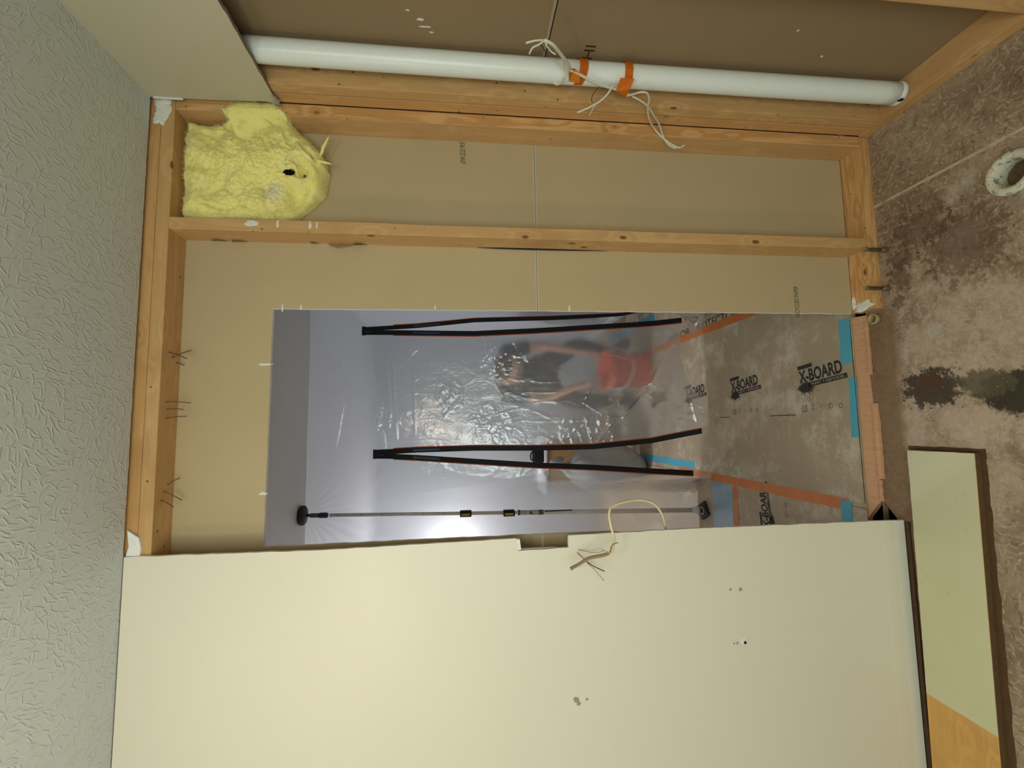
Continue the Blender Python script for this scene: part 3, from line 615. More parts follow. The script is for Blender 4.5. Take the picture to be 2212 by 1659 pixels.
# cut box on the notch edges
b = bmesh.new(); slab(b, [Vector(p) for p in ((-1.371, 1.333), (-1.371, 1.322), (-1.402, 1.318), (-1.405, 1.331))], [], 'XZ', .001, .024)
slab(b, [Vector(p) for p in ((-1.4035, 1.326), (-1.4035, 1.205), (-1.4085, 1.2), (-1.4085, 1.33))], [], 'XZ', .0128, .012)
link('torn_edge', b, MG, wl)
# wall blemishes (screw holes and chipped plaster)
for k, (x, y, r_) in enumerate(((1578, 1273, .004), (1600, 1273, .006), (1609, 1385, .012), (1593, 1389, .004), (1586, 1390, .003), (1245, 1512, .009), (1250, 1520, .006), (1268, 1510, .004))):
    p = at(x, y, 'Y', 0); b = bmesh.new(); blob_patch(b, (p.x, -.0001, p.z), (1, 0, 0), (0, 0, 1), r_, r_, .0012 if r_ > .01 else .0006, k*1.7, 14)
    link('chip', b, [plain('wall_chip_grey', (.33, .32, .24), .9, .1), PLAS][1 if k == 2 else 0], wl)
p = at(1610, 1388, 'Y', -.001); b = bmesh.new(); blob_patch(b, (p.x, -.0012, p.z), (1, 0, 0), (0, 0, 1), .006, .005, .0008, 2.1, 12); link('chip', b, BLK, wl)
# ------------------------------------------------------------------ things on the bathroom floor
for (x, y, h, lb) in ((-.429, -.020, .078, 'cut copper pipe stub standing at the foot of the long stud'), (-.565, -.012, .082, 'cut copper pipe stub on the floor between the long stud and the doorway')):
    b = bmesh.new(); lathe(b, [(.0066, 0), (.0066, h), (.0072, h+.001), (.0072, h+.003), (.0052, h+.003), (.0050, .01)], (x, y, .0003), 16)
    s = tag(link('copper_stub', b, CUO, smooth=True), lb, 'pipe stub')
    b = bmesh.new(); lathe(b, [(.0085, 0), (.0095, .003), (.0085, .022), (.0067, .024)], (x, y, .0008), 16); link('collar', b, CUO, s, smooth=True)
b = bmesh.new(); lathe(b, [(.0138, -.05), (.0138, .016), (.0165, .019), (.0195, .016), (.0195, .0004), (.0142, .0004), (.0142, -.05)], (-.661, .045, 0), 24, closed=True)
tag(link('drain_stub', b, plain('yellowed_collar', (.42, .33, .16), .6, .3, nz=.3, sc_=80), smooth=True), 'small round pipe collar with a black hole at the doorway corner', 'pipe stub')
t = NT('worn_white_flange'); f1 = t.noise(t.pos, 60, 6, .75); c = t.mix(t.smooth(f1, .52, .60), (.62, .60, .47), (.20, .20, .16)); c = t.mix(t.smooth(f1, .4, .6), (.66, .63, .50), c); t.bump(f1, .6, .004); FL = t.out(c, .7, .3)
b = bmesh.new(); lathe(b, [(.037, -.10), (.037, .012), (.042, .018), (.050, .019), (.0575, .016), (.060, .010), (.060, .0004), (.0405, .0004), (.0405, -.10)], (-.362, -.398, 0), 48, closed=True)
fl = tag(link('closet_flange', b, FL, smooth=True), 'worn white round drain flange on the floor at the right photo edge', 'drain flange')
b = bmesh.new(); lathe(b, [(0, 0), (.036, .001)], (-.362, -.398, -.03), 24); link('drain_plug', b, plain('debris', (.14, .10, .06), .9, .1, nz=.6, sc_=80, bump=.8), fl)
# raised board with peeled green-cream face
def m_face():
    t = NT('pale_green_face'); p = t.pos; c = t.mix(t.noise(p, 6, 4), (.60, .58, .37), (.68, .66, .45))
    v = t.map(p, (3, 14, 1), rot=(0, 0, .5)); c = t.mix(t.math('MULTIPLY', t.smooth(t.noise(v, 7, 4, .7), .66, .72), .6), c, (.24, .21, .12))
    return t.out(c, .7, .25)
b = bmesh.new(); q = [Vector(p) for p in ((-1.127, -.042), (-1.93, -.028), (-2.30, -.022), (-2.30, -.218), (-1.95, -.225), (-1.126, -.243))]
slab(b, q, [], 'XY', .0005, .0180)
b.normal_update()
for f in b.faces: f.material_index = 0 if abs(f.normal.z) > .7 else 1
bd = tag(link('plank', b, [wood('yellow_plywood', 'X', (1.15, 1.05, .75), 6), plain('stained_plank_edge', (.13, .075, .035), .8, .15, nz=.4, sc_=60)]), 'raised board strip on the floor, its pale green face ending in a slant', 'board')
b = bmesh.new(); e1 = at(2020, 1508, 'Z', .02); e2 = at(2172, 1602, 'Z', .02)
slab(b, jitter_line((-1.128, -.043), (e1.x, -.0305), 50, .0012, 41) + jitter_line((e1.x, -.0305), (e2.x, -.2255), 12, .001, 42) + jitter_line((e2.x, -.2255), (-1.127, -.242), 40, .0010, 43) + jitter_line((-1.127, -.242), (-1.128, -.043), 16, .0018, 44), [], 'XY', .0187, .0016)
link('face_layer', b, m_face(), bd)
# brown edge band round that board (old glue line)
b = bmesh.new(); o_ = jitter_line((-1.113, -.030), (-1.113, -.258), 14, .002, 51) + jitter_line((-1.113, -.258), (-2.3, -.245), 60, .0025, 52) + [Vector((-2.3, -.245)), Vector((-2.3, -.2)), Vector((-1.14, -.2)), Vector((-1.14, -.030))]
slab(b, o_, [], 'XY', .0002, .0006); tag(link('glue_stain', b, plain('brown_glue', (.10, .055, .022), .6, .3, nz=.4, sc_=50)), 'brown glue line on the floor round the raised green-faced board', 'stain')
b = bmesh.new(); slab(b, [Vector((-1.37, .0))] + [Vector((-1.37, -.012))] + jitter_line((-1.37, -.012), (-3.1, -.016), 60, .002, 55)[1:] + [Vector((-3.1, 0))], [], 'XY', .0002, .008)
tag(link('baseboard_left', b, plain('dark_baseboard_glue', (.085, .05, .03), .7, .2, nz=.4, sc_=60), ), kind='structure')
# ------------------------------------------------------------------ hall floor protection
def text_mesh(bm, s, origin, ux, uy, size, cxy=True, bold=0.0, maxw=None, lift=.0004):
    cu = bpy.data.curves.new('t', 'FONT'); cu.body = s; cu.size = 1; cu.offset = bold; cu.align_x = 'CENTER'; cu.align_y = 'CENTER'; cu.resolution_u = 3
    ob = bpy.data.objects.new('t', cu); COL.objects.link(ob); bpy.context.view_layer.update()
    me = bpy.data.meshes.new_from_object(ob.evaluated_get(bpy.context.evaluated_depsgraph_get()))
    xs = [v.co.x for v in me.vertices] or [0, 1]; ys = [v.co.y for v in me.vertices] or [0, 1]
    w = max(xs)-min(xs); h = max(ys)-min(ys); mx_, my_ = (max(xs)+min(xs))/2, (max(ys)+min(ys))/2
    sy_ = size/h; sx_ = (maxw/w) if maxw else sy_
    ux = Vector(ux).normalized(); uy = Vector(uy).normalized(); nn = ux.cross(uy); o = Vector(origin)
    for v in me.vertices: v.co = o + ux*((v.co.x-mx_)*sx_) + uy*((v.co.y-my_)*sy_) + nn*lift
    bm.from_mesh(me); bpy.data.meshes.remove(me); bpy.data.objects.remove(ob); bpy.data.curves.remove(cu)
def quad(bm, o, ux, uy, w, h, lift):
    o = Vector(o); ux = Vector(ux).normalized(); uy = Vector(uy).normalized(); nn = ux.cross(uy)
    bm.faces.new([bm.verts.new(o + ux*a*w/2 + uy*c_*h/2 + nn*lift) for a, c_ in ((-1, -1), (1, -1), (1, 1), (-1, 1))])
BZ = .0042
def logo(parent, c_, ux, uy, s=1.0, seed=0):
    c_ = Vector(c_); ux = Vector(ux).normalized(); uy = Vector(uy).normalized(); ux = (ux+uy*.10).normalized(); uy = Vector((0, 0, 1)).cross(ux)
    b = bmesh.new(); text_mesh(b, 'X-BOARD', c_, ux, uy, .056*s, bold=.035, maxw=.235*s)
    quad(b, c_+ux*-.075*s+uy*.041*s, ux, uy, .085*s, .017*s, .0004)
    quad(b, c_+ux*.035*s-uy*.041*s, ux, uy, .20*s, .020*s, .0004)
    rr_ = random.Random(seed)
    for k in range(1):
        o = c_-ux*.085*s-uy*.050*s; ring = []; N_ = 40
        for i in range(N_):
            a = 2*math.pi*i/N_; r_ = (.026 if i % 2 else .026+rr_.random()*.026)*s; ring.append(b.verts.new(o+ux*r_*1.35*math.cos(a)+uy*r_*.75*math.sin(a)+Vector((0, 0, .0004))))
        b.faces.new(ring)
    for k in range(16):
        a = rr_.random()*6.28; d_ = (.03+rr_.random()*.035)*s; quad(b, c_-ux*.085*s-uy*.050*s+ux*d_*1.3*math.cos(a)+uy*d_*.7*math.sin(a), ux, uy, .004*s, .004*s, .0004)
    link('printed_logo', b, INK, parent)
    b = bmesh.new(); text_mesh(b, 'PAINT + REMODEL', c_+ux*.035*s-uy*.041*s, ux, uy, .011*s, bold=.01, maxw=.18*s, lift=.0008)
    link('printed_letters', b, MB, parent)
def icons(parent, c_, ux, uy, s=1.0):
    b = bmesh.new(); c_ = Vector(c_); ux = Vector(ux).normalized(); uy = Vector(uy).normalized()
    for k, ch in enumerate(('XB', '2', '(', 'D', 'O')):
        text_mesh(b, ch, c_+ux*(k-2)*.048*s, ux, uy, .020*s)
    quad(b, c_-ux*.096*s-uy*.017*s, ux, uy, .03*s, .004*s, .0004)
    link('printed_icons', b, INKF, parent)
def board(x0, x1, y0, y1, lb):
    b = bmesh.new(); slab(b, [Vector(p) for p in ((x0, y0), (x1, y0), (x1, y1), (x0, y1))], [], 'XY', .0002, .0040); return tag(link('floor_protection_board', b, MB), lb, 'floor covering')
DN = Vector((0, -1, 0)); RX = Vector((1, 0, 0))
bc = board(-1.352, -.462, .150, 3.3, 'wide brown floor protection board in the middle of the hall floor, printed with repeated logos')
for k, yc in enumerate((.322, .838, 1.35, 1.87, 2.39)):
    logo(bc, (-.822, yc, BZ), DN+RX*.0, RX, 1.0, k); icons(bc, (-.966, yc, BZ), DN, RX)
    b = bmesh.new(); quad(b, (-.998, yc-.32 if k else .60, BZ), DN, RX, .09, .004, .0004); link('printed_dash', b, INK, bc)
br_ = board(-.458, -.036, .150, 3.3, 'narrow brown floor protection board along the right wall of the hall')
b = bmesh.new(); text_mesh(b, 'ROTECTOR', (-.425, 1.06, BZ), DN, RX, .05, bold=.01, maxw=.42); link('printed_letters', b, INKF, br_)
b = bmesh.new(); text_mesh(b, 'FLOOR', (-.425, 1.52, BZ), DN, RX, .05, bold=.01, maxw=.3); link('printed_letters', b, INKF, br_)
bl_ = board(-1.90, -1.356, .150, .968, 'grey-brown protection board left of the doorway sightline with a sideways logo')
logo(bl_, (-1.445, .735, BZ), RX, -DN, .9, 9); icons(bl_, (-1.50, .58, BZ), RX, -DN, .9)
bl2 = board(-1.90, -1.356, .972, 3.3, 'brown protection board behind the cross tape at the foot of the plastic')
def strip(nm, pts, w, z, mat, lb, cat='tape'):
    b = bmesh.new(); pts = [Vector(p) for p in pts]; A = []; B_ = []
    for i, p in enumerate(pts):
        d_ = (pts[min(i+1, len(pts)-1)]-pts[max(i-1, 0)]).normalized(); n_ = Vector((-d_.y, d_.x)); j = .0006*mn.noise((i*3.1, w*99, 0))
        A.append(p+n_*(w/2+j)); B_.append(p-n_*(w/2-j))
    slab(b, A+B_[::-1], [], 'XY', z, .0005); return tag(link(nm, b, mat), lb, cat)
def lin(a, c_, n=10): return [Vector(a)+(Vector(c_)-Vector(a))*i/n for i in range(n+1)]
strip('floor_tape', lin((-.462, .150), (-.452, 3.2)), .046, .0044, ORGD, 'orange tape along the floor joint nearest the right wall of the hall')
strip('floor_tape', lin((-1.352, .228), (-1.350, 1.62)), .046, .0044, ORGD, 'orange tape along the floor joint on the left, running into the doorway corner')
strip('floor_tape', lin((-1.378, .970), (-1.9, .990)), .044, .0049, ORGD, 'short orange tape across the floor left of the center board')
strip('floor_tape', lin((-.630, .178), (-.806, .182)), .052, .0050, BLU, 'blue painter tape on the threshold edge at the right end of the doorway')
strip('floor_tape', lin((-.860, .162), (-1.09, .172)), .034, .0044, BLU, 'thin blue painter tape in the middle of the doorway threshold edge')
strip('floor_tape', lin((-1.338, .238), (-1.42, .240)), .052, .0051, BLU, 'blue painter tape at the left end of the doorway threshold')
strip('floor_tape', lin((-1.300, 1.40), (-1.302, 2.25)), .050, .0044, BLU, 'long blue tape strip on the hall floor behind the open zipper')
strip('floor_tape', lin((-.20, 1.9), (-.16, 2.9)), .05, .0044, BLU, 'blue tape strip beside the hall baseboard seen through the right zipper')
b = bmesh.new(); slab(b, [Vector(p) for p in ((-1.372, .998), (-1.70, 1.005), (-1.70, 1.21), (-1.376, 1.205))], [], 'XY', .0044, .0008)
tag(link('plastic_film', b, plain('blue_grey_film', (.20, .31, .36), .35, .4, nz=.2, sc_=20)), 'blue-grey film patch taped to the floor by the support pole foot', 'film')
b = bmesh.new(); slab(b, [Vector(p) for p in ((-1.335, .1515), (-.64, .1515), (-.64, .1535), (-1.335, .1535))], [], 'XY', -.001, .0062); link('edge_shadow_strip', b, BLK, bc)  # black strip stands in for the shadow along the board's edge
# printed marks on the back of the drywall
b = bmesh.new(); text_mesh(b, 'RECYCLED PAPER', (-.585, .1012, .262), (1, 0, 0), (0, 0, 1), .017, maxw=.118, lift=.0003); link('printed_letters', b, INKF, wb2)
b = bmesh.new(); text_mesh(b, '09/22/95', (-.068, .1012, 1.487), (1, 0, .03), (.25, 0, 1), .018, maxw=.078, lift=.0003); link('printed_letters', b, INKF, wb)
p = at(1272, 113, 'X', .1014); b = bmesh.new(); text_mesh(b, 'HI', p, (0, -1, 0), (0, 0, 1), .032, bold=.0, maxw=.05, lift=.0004); link('pencil_mark', b, plain('dark_mark', (.06, .03, .015), .9, .1), wr)
# ------------------------------------------------------------------ plastic containment sheet
def s0(x, z):
    fl = 1 if x > -1.36 else max(0, 1-(-1.36-x)/.12); fl = 1.0 if x > -1.36 else fl
    k_ = min(1, max(0, (-1.34-x)/.14)); k_ = k_*k_*(3-2*k_)
    return (1.285 + .09*z)*(1-k_) + (1.385 + .046*z)*k_ - .085*math.exp(-max(z, 0)/.28)*(1-k_)
def on_sheet(px, py):
    y = 1.36
    for _ in range(20): p = at(px, py, 'Y', y); y = s0(p.x, p.z)
    return Vector((p.x, p.z))
creases = []      # (x0,z0,x1,z1,width,amp): folds seen in the film
crinkles = []
def cr(x0, y0, x1, y1, w, a): p, q = on_sheet(x0, y0), on_sheet(x1, y1); creases.append((p.x, p.y, q.x, q.y, w*.6, a*.42))
for c_ in ((670, 1090, 740, 960, .010, .016), (680, 1090, 760, 940, .006, .012), (676, 1095, 900, 985, .008, .010), (735, 770, 750, 840, .006, .014), (748, 840, 720, 1000, .010, .012), (712, 778, 745, 790, .006, .012),
           (800, 730, 818, 860, .005, .010), (835, 770, 845, 900, .006, .014), (848, 780, 858, 950, .010, .018), (892, 780, 897, 940, .006, .010), (824, 870, 815, 930, .012, .022), (826, 930, 832, 970, .012, .018),
           (690, 1100, 1000, 1050, .010, .008), (700, 1105, 1180, 1020, .008, .006), (1020, 690, 1070, 790, .012, .016), (950, 820, 1000, 850, .012, .020), (1000, 850, 960, 900, .010, .016), (1010, 910, 1130, 880, .006, .012), (1020, 925, 1120, 900, .005, .010),
           (1262, 870, 1290, 800, .010, .018), (1262, 870, 1300, 895, .008, .016), (1300, 895, 1345, 900, .008, .016), (1345, 905, 1400, 840, .012, .022), (1400, 840, 1440, 760, .010, .020), (1110, 740, 1140, 780, .010, .020), (1265, 900, 1280, 945, .014, .016),
           (1440, 760, 1465, 730, .012, .018), (1380, 780, 1300, 760, .008, .008), (1430, 900, 1470, 880, .014, .012), (1495, 870, 1505, 910, .008, .014), (1495, 1050, 1505, 1110, .012, .014), (1380, 1040, 1460, 1060, .010, .010)): cr(*c_)
for px_, py_, r0_, am_ in ((975, 855, .11, .030), (1060, 920, .16, .026), (832, 905, .09, .030), (1310, 925, .15, .026), (1075, 780, .12, .030), (1120, 760, .08, .03), (1400, 840, .12, .02), (1490, 880, .10, .02), (1500, 1070, .12, .02), (735, 800, .08, .02), (1340, 860, .12, .02), (1240, 930, .12, .02), (950, 1000, .14, .02), (1180, 1040, .15, .015)):
    p = on_sheet(px_, py_); crinkles.append((p.x, p.y, r0_, am_*.38))
def sheet_pt(x, z):
    y = s0(x, z)
    y += .010*mn.noise((x*2.2, z*1.3, 0)) + .0006*mn.noise((x*9, z*5, 4))
    rd = abs(mn.noise((x*5.5+2*mn.noise((x*2, z*2, 7)), z*3.2, 2))); y -= .0016*max(0, .12-rd)/.12*(.4+mn.noise((x*1.3, z*1.1, 3)))
    rd = abs(mn.noise((x*11, z*8+2*mn.noise((x*3, z*3, 1)), 6))); y -= .0012*max(0, .14-rd)/.14*(.4+mn.noise((x*1.6, z*1.6, 8)))
    r_ = math.hypot(x+1.53, z-2.44)                                  # fan of folds gathered at the pole head
    if r_ > .02: a = math.atan2(z-2.44, x+1.53); y += .006*math.sin(a*26)*math.exp(-r_/.40)*min(1, r_/.1)
    for x0, z0, x1, z1, w, am in creases:
        dx, dz = x1-x0, z1-z0; L2 = dx*dx+dz*dz; t_ = max(0, min(1, ((x-x0)*dx+(z-z0)*dz)/L2)); d_ = math.hypot(x-x0-dx*t_, z-z0-dz*t_)
        w2 = w*1.5*(1+.5*mn.noise((t_*5, w*900, x0*9)))
        if d_ < w2: y -= am*.9*(1-d_/w2)*(.25+.75*math.sin(math.pi*min(1, max(0, t_*.9+.05))))*(1+.5*mn.noise((t_*7, x1*9, 2)))
    for x0, z0, r0, am in crinkles:
        d_ = math.hypot(x-x0, z-z0)/r0
        if d_ < 1:
            q = Vector((x*13+z*9, z*15-x*6, x0*31)); rd = abs(mn.noise(q)) + .6*abs(mn.noise(q*2.1)); y -= am*(1-d_*d_)*max(0, .45-rd)
    return Vector((x, y, z))
def path(ps): return [on_sheet(*p) for p in ps]
z1r = path([(786, 712), (850, 708), (900, 705), (1026, 692.5), (1185, 688), (1280, 683.5), (1343, 680), (1372, 675), (1420, 668)])
z1l = path([(786, 719), (850, 719), (900, 719.5), (1026, 721), (1153, 715), (1280, 707), (1406, 699), (1471, 692)])
z2r = path([(810, 977), (850, 975), (900, 972), (1026, 968), (1153, 968), (1280, 965), (1406, 952), (1514, 931)])
z2l = path([(810, 985), (850, 985.5), (900, 988), (1026, 996), (1153, 1004), (1280, 1009), (1406, 1017), (1496, 1021.5)])
def xat(curve, z):
    if z >= curve[0].y: return curve[0].x
    for a, c_ in zip(curve, curve[1:]):
        if z >= c_.y: t_ = (a.y-z)/(a.y-c_.y); return a.x+(c_.x-a.x)*t_
    return curve[-1].x
def panel(bm, left, right, bottom, nu, nv):
    """left/right: curves or x; bottom: function u -> z"""
    G = []
    for i in range(nu+1):
        u = i/nu; row = []; zb = bottom(u)
        for j in range(nv+1):
            z = 2.438 + (zb-2.438)*j/nv; xl = left if isinstance(left, float) else xat(left, z); xr = right if isinstance(right, float) else xat(right, z)
            row.append(bm.verts.new(sheet_pt(xl+(xr-xl)*u, z)))
        G.append(row)
    for i in range(nu):
        for j in range(nv): bm.faces.new((G[i][j], G[i+1][j], G[i+1][j+1], G[i][j+1]))
def interp(tab):
    def f_(u):
        for (a, x), (c_, y) in zip(tab, tab[1:]):
            if u <= c_: t_ = (u-a)/(c_-a); t_ = t_*t_*(3-2*t_)*.5+t_*.5; return x+(y-x)*t_
        return tab[-1][1]
    return f_
bt = path([(1514, 931), (1525, 915), (1530, 890), (1522, 868), (1500, 845), (1476, 795), (1468, 740), (1471, 692)])
x0_, x1_ = bt[0].x, bt[-1].x; tabB = sorted([((p.x-x0_)/(x1_-x0_), max(p.y, .006)) for p in bt]); tabB[0] = (0, tabB[0][1]); tabB[-1] = (1, tabB[-1][1])
def pre(cv, ot): return [Vector(((cv[0].x+ot[0].x)/2, max(cv[0].y, ot[0].y)+.012)), Vector(((cv[0].x+ot[0].x)/2, cv[0].y+.002))] + cv
b = bmesh.new()
panel(b, -2.45, pre(z2l, z2r), lambda u: .006 + .004*math.sin(u*20)**2, 170, 340)
panel(b, pre(z2r, z2l), pre(z1l, z1r), interp(tabB), 170, 420)
zA = z1r[-2].y
panel(b, pre(z1r, z1l), -.03, lambda u: max(.006, zA-.25*u), 40, 160)
def no_recalc(name, bm, mat, parent=None, smooth=True):
    me = bpy.data.meshes.new(name); bm.to_mesh(me); bm.free(); me.polygons.foreach_set('use_smooth', [smooth]*len(me.polygons)); me.materials.append(mat)
    o = bpy.data.objects.new(name, me); COL.objects.link(o); o.parent = parent; return o
sh = tag(no_recalc('plastic_sheet', b, MPL), 'wrinkled translucent plastic dust barrier hanging in the hall behind the doorway', 'plastic sheet')
def ribbon(curve, w, mat, nm, parent, off=-.007, edge=None, z_in=None):
    P = []
    for a, c_ in zip(curve, curve[1:]):
        for k in range(8): P.append(a+(c_-a)*k/8)
    P.append(curve[-1]); b = bmesh.new(); rows = []
    for i, p in enumerate(P):
        q = sheet_pt(p.x, p.y); ww = w(i/(len(P)-1)) if callable(w) else w
        rows.append([b.verts.new((q.x+dx, q.y+off+dy, q.z)) for dx, dy in ((-ww/2, 0), (ww/2, 0), (ww/2, -.0018), (-ww/2, -.0018))])
    for i in range(len(rows)-1):
        for k in range(4): b.faces.new((rows[i][k], rows[i][(k+1) % 4], rows[i+1][(k+1) % 4], rows[i+1][k]))
    b.faces.new(rows[0]); b.faces.new(rows[-1][::-1])
    return link(nm, b, mat, parent)
RED = plain('orange_zipper_teeth', (.62, .10, .03), .5, .3); PULL = plain('blue_zipper_pull', (.02, .05, .13), .4, .4)
def zipper(cr_, cl_, lb):
    top = cr_[0]; z = empty('zipper_strip', (top.x, s0(top.x, top.y), top.y)); tag(z, lb, 'zipper')
    for cv, sg in ((cr_, 1), (cl_, -1)):
        wd_ = (lambda t_: .026*(1-.7*max(0, t_-.55)/.45)) if (cv is z1r) else .031
        tp = ribbon(cv, wd_, BLK, 'tape_strip', z)
        oc = [Vector((p.x+sg*.0175*(1 if cv is not z1r else (1-.6*i/len(cv))), p.y)) for i, p in enumerate(cv)]
        ribbon(oc[1:], .007, RED, 'coloured_edge', tp, off=-.0055)
        i0 = 1; m_ = cv[1]*.15+cv[2]*.85; n_ = cv[2]*.6+cv[3]*.4; ribbon([m_, n_], .012, PULL, 'blue_slider', tp, off=-.0095)
    a, c_ = cr_[0], cl_[0]; m_ = (a+c_)/2; b = bmesh.new(); q = sheet_pt(m_.x, m_.y)
    box(b, (q.x-.028, q.y-.009, q.z-.012), (q.x+.028, q.y-.004, q.z+.010)); link('zipper_stop', b, BLK, z)
    b = bmesh.new(); tube(b, [(q.x-.008, q.y-.010, q.z-.01), (q.x-.002, q.y-.011, q.z-.09)], .003, 6); link('zipper_pull', b, PULL, z)
    return z
zipper(z1r, z1l, 'open black peel-on zipper nearest the right edge of the doorway, forming a narrow gap')
zipper(z2r, z2l, 'open black peel-on zipper in the middle of the plastic, forming a clear wedge gap')
# hanging corner of the film by the right zipper
b = bmesh.new(); FLP = [on_sheet(x, y) for x, y in ((1440, 668), (1474, 690), (1484, 718), (1497, 733), (1509, 716), (1522, 694), (1534, 668), (1480, 655))]
c_ = sum((Vector((p.x, p.y)) for p in FLP), Vector((0, 0)))/len(FLP); rings = []
for j in range(1, 7): rings.append([b.verts.new((c_.x+(p.x-c_.x)*j/6, s0(p.x, p.y)-.03+.012*mn.noise((p.x*20*j/6, p.y*20, j*.8)), max(.008, c_.y+(p.y-c_.y)*j/6))) for p in FLP])
cc0 = b.verts.new((c_.x, s0(c_.x, c_.y)-.035, max(.01, c_.y)))
for k in range(8):
    b.faces.new((cc0, rings[0][k], rings[0][(k+1) % 8]))
    for j in range(5): b.faces.new((rings[j][k], rings[j][(k+1) % 8], rings[j+1][(k+1) % 8], rings[j+1][k]))
no_recalc('loose_corner', b, MPL, sh)
# ------------------------------------------------------------------ spring support pole
T_, B0 = Vector((-1.527, 1.405, 2.44)), Vector((-1.567, 1.315, 0.0)); PD = (B0-T_).normalized()
def pz(z): t_ = (T_.z-z)/(T_.z-B0.z); return T_+(B0-T_)*t_
po = empty('support_pole', B0+Vector((0, 0, .006))); tag(po, 'telescoping steel support pole holding the plastic against the hall ceiling', 'pole')
ALU = plain('pole_metal', (.84, .86, .88), .4, .5, .0, nz=.06); ALU2 = plain('pole_metal_lower', (.88, .89, .92), .3, .5, .0, nz=.04); GRY = plain('grey_rubber', (.035, .04, .045), .7, .3)
b = bmesh.new(); tube(b, [pz(2.27), pz(1.12)], .0105, 18); q = link('upper_tube', b, ALU, po, smooth=True)
for z in (2.22, 2.09, 1.97, 1.85, 1.73, 1.61):
    b = bmesh.new(); p = pz(z); lathe(b, [(0, .0), (.0028, .0), (.0028, .0012), (0, .0012)], p+Vector((.001, -.0100, 0)), 10, (0, -1, 0)); link('hole', b, BLK, q)
b = bmesh.new(); tube(b, [pz(1.17), pz(.06)], .0140, 20); link('lower_tube', b, ALU2, po, smooth=True)
b = bmesh.new(); lathe(b, [(0, 0), (.052, 0), (.056, .006), (.056, .022), (.048, .030), (.02, .034), (.008, .036), (.008, .062), (0, .062)], T_+Vector((0, 0, -.001)), 28, (0, 0, -1)); link('top_pad', b, GRY, po, smooth=True)
b = bmesh.new(); lathe(b, [(0, 0), (.008, 0), (.013, .006), (.013, .045), (.011, .048), (0, .048)], pz(2.385), 16, PD); link('swivel_collar', b, plain('grey_collar', (.12, .14, .16), .5, .4), po, smooth=True)
b = bmesh.new(); lathe(b, [(0, 0), (.012, 0), (.016, .01), (.016, .045), (.012, .055), (0, .055)], pz(2.335), 16, PD); link('dark_collar', b, plain('dark_blue_collar', (.03, .045, .07), .5, .4), po, smooth=True)
YL = plain('yellow_label', (.62, .50, .04), .5, .3)
for z in (1.478, 1.219):
    b = bmesh.new(); p = pz(z); box(b, (p.x-.019, p.y-.020, p.z-.034), (p.x+.017, p.y+.016, p.z+.034), .004); g = link('clip', b, BLK, po)
    b = bmesh.new(); box(b, (p.x-.012, p.y-.0215, p.z-.024), (p.x+.001, p.y-.0195, p.z+.026), .001); link('yellow_panel', b, YL, g)
b = bmesh.new(); p = pz(1.165); lathe(b, [(0, 0), (.0165, 0), (.0165, .012), (0, .012)], p, 20, PD); link('grey_ring', b, plain('grey_ring', (.10, .10, .12), .5, .4), po, smooth=True)
LBL = plain('pale_sticker', (.62, .64, .66), .45, .3)
b = bmesh.new(); tube(b, [pz(1.150), pz(1.02)], .0143, 20); lb_ = link('sticker', b, LBL, po, smooth=True)
b = bmesh.new(); p = pz(1.085)+Vector((0, -.0149, 0)); text_mesh(b, 'JP', p, (1, 0, 0), (0, 0, 1), .022, bold=.03, maxw=.022); link('printed_letters', b, INK, lb_); b = bmesh.new(); text_mesh(b, '-27', pz(1.125)+Vector((0, -.0149, 0)), (1, 0, 0), (0, 0, 1), .010, maxw=.02); link('printed_letters', b, INK, lb_)
b = bmesh.new(); tube(b, [pz(1.037), pz(1.012)], .0146, 20); lk_ = link('black_band', b, BLK, po, smooth=True)
b = bmesh.new(); text_mesh(b, '12', pz(1.025)+Vector((0, -.0153, 0)), (1, 0, 0), (0, 0, 1), .017, bold=.02, maxw=.02); link('printed_letters', b, LBL, lk_)
b = bmesh.new(); p = pz(.92); box(b, (p.x+.008, p.y-.0135, p.z-.085), (p.x+.013, p.y-.008, p.z+.085)); link('black_line', b, BLK, po)
b = bmesh.new(); lathe(b, [(0, 0), (.013, 0), (.024, .03), (.026, .042), (0, .044)], pz(.085), 18, PD); link('white_foot_cup', b, plain('white_plastic', (.78, .80, .82), .4, .4), po, smooth=True)
b = bmesh.new(); box(b, (-.045, -.045, 0), (.045, .045, .016), .004); fr_ = Matrix.Rotation(.5, 4, 'Z')
for v in b.verts: v.co = (fr_ @ v.co) + Vector((B0.x, B0.y-.012, .0052))
ft = link('foot_pad', b, GRY, po)
b = bmesh.new(); lathe(b, [(.016, 0), (.016, .006), (.026, .006), (.026, 0)], (B0.x, B0.y-.012, .0212), 20, closed=True); link('pad_ring', b, plain('pale_ring', (.35, .37, .38), .5, .3), ft, smooth=True)
# ------------------------------------------------------------------ things standing in the hall
KB = plain('cardboard', (.40, .25, .12), .8, .15, nz=.08, sc_=12)
b = bmesh.new(); box(b, (-1.62, 2.62, .0045), (-1.17, 3.02, .745), .004); bx_ = tag(link('cardboard_box', b, KB), 'tall brown cardboard box standing in the hall, seen through the middle zipper gap', 'box')
b = bmesh.new(); box(b, (-1.40, 2.618, .02), (-1.385, 2.6205, .74)); link('packing_tape', b, plain('clear_tape', (.50, .36, .20), .3, .5), bx_)
b = bmesh.new(); box(b, (-1.64, 2.60, .746), (-1.15, 3.04, .766), .002); tag(link('white_board', b, plain('white_laminate', (.70, .72, .76), .4, .4)), 'white board lying on top of the cardboard box', 'board')
b = bmesh.new(); box(b, (-1.37, 2.64, .767), (-1.235, 2.76, .862), .022); hh = tag(link('black_case', b, plain('black_cloth', (.012, .012, .014), .8, .2)), 'small black case sitting on the white board on the box', 'case')
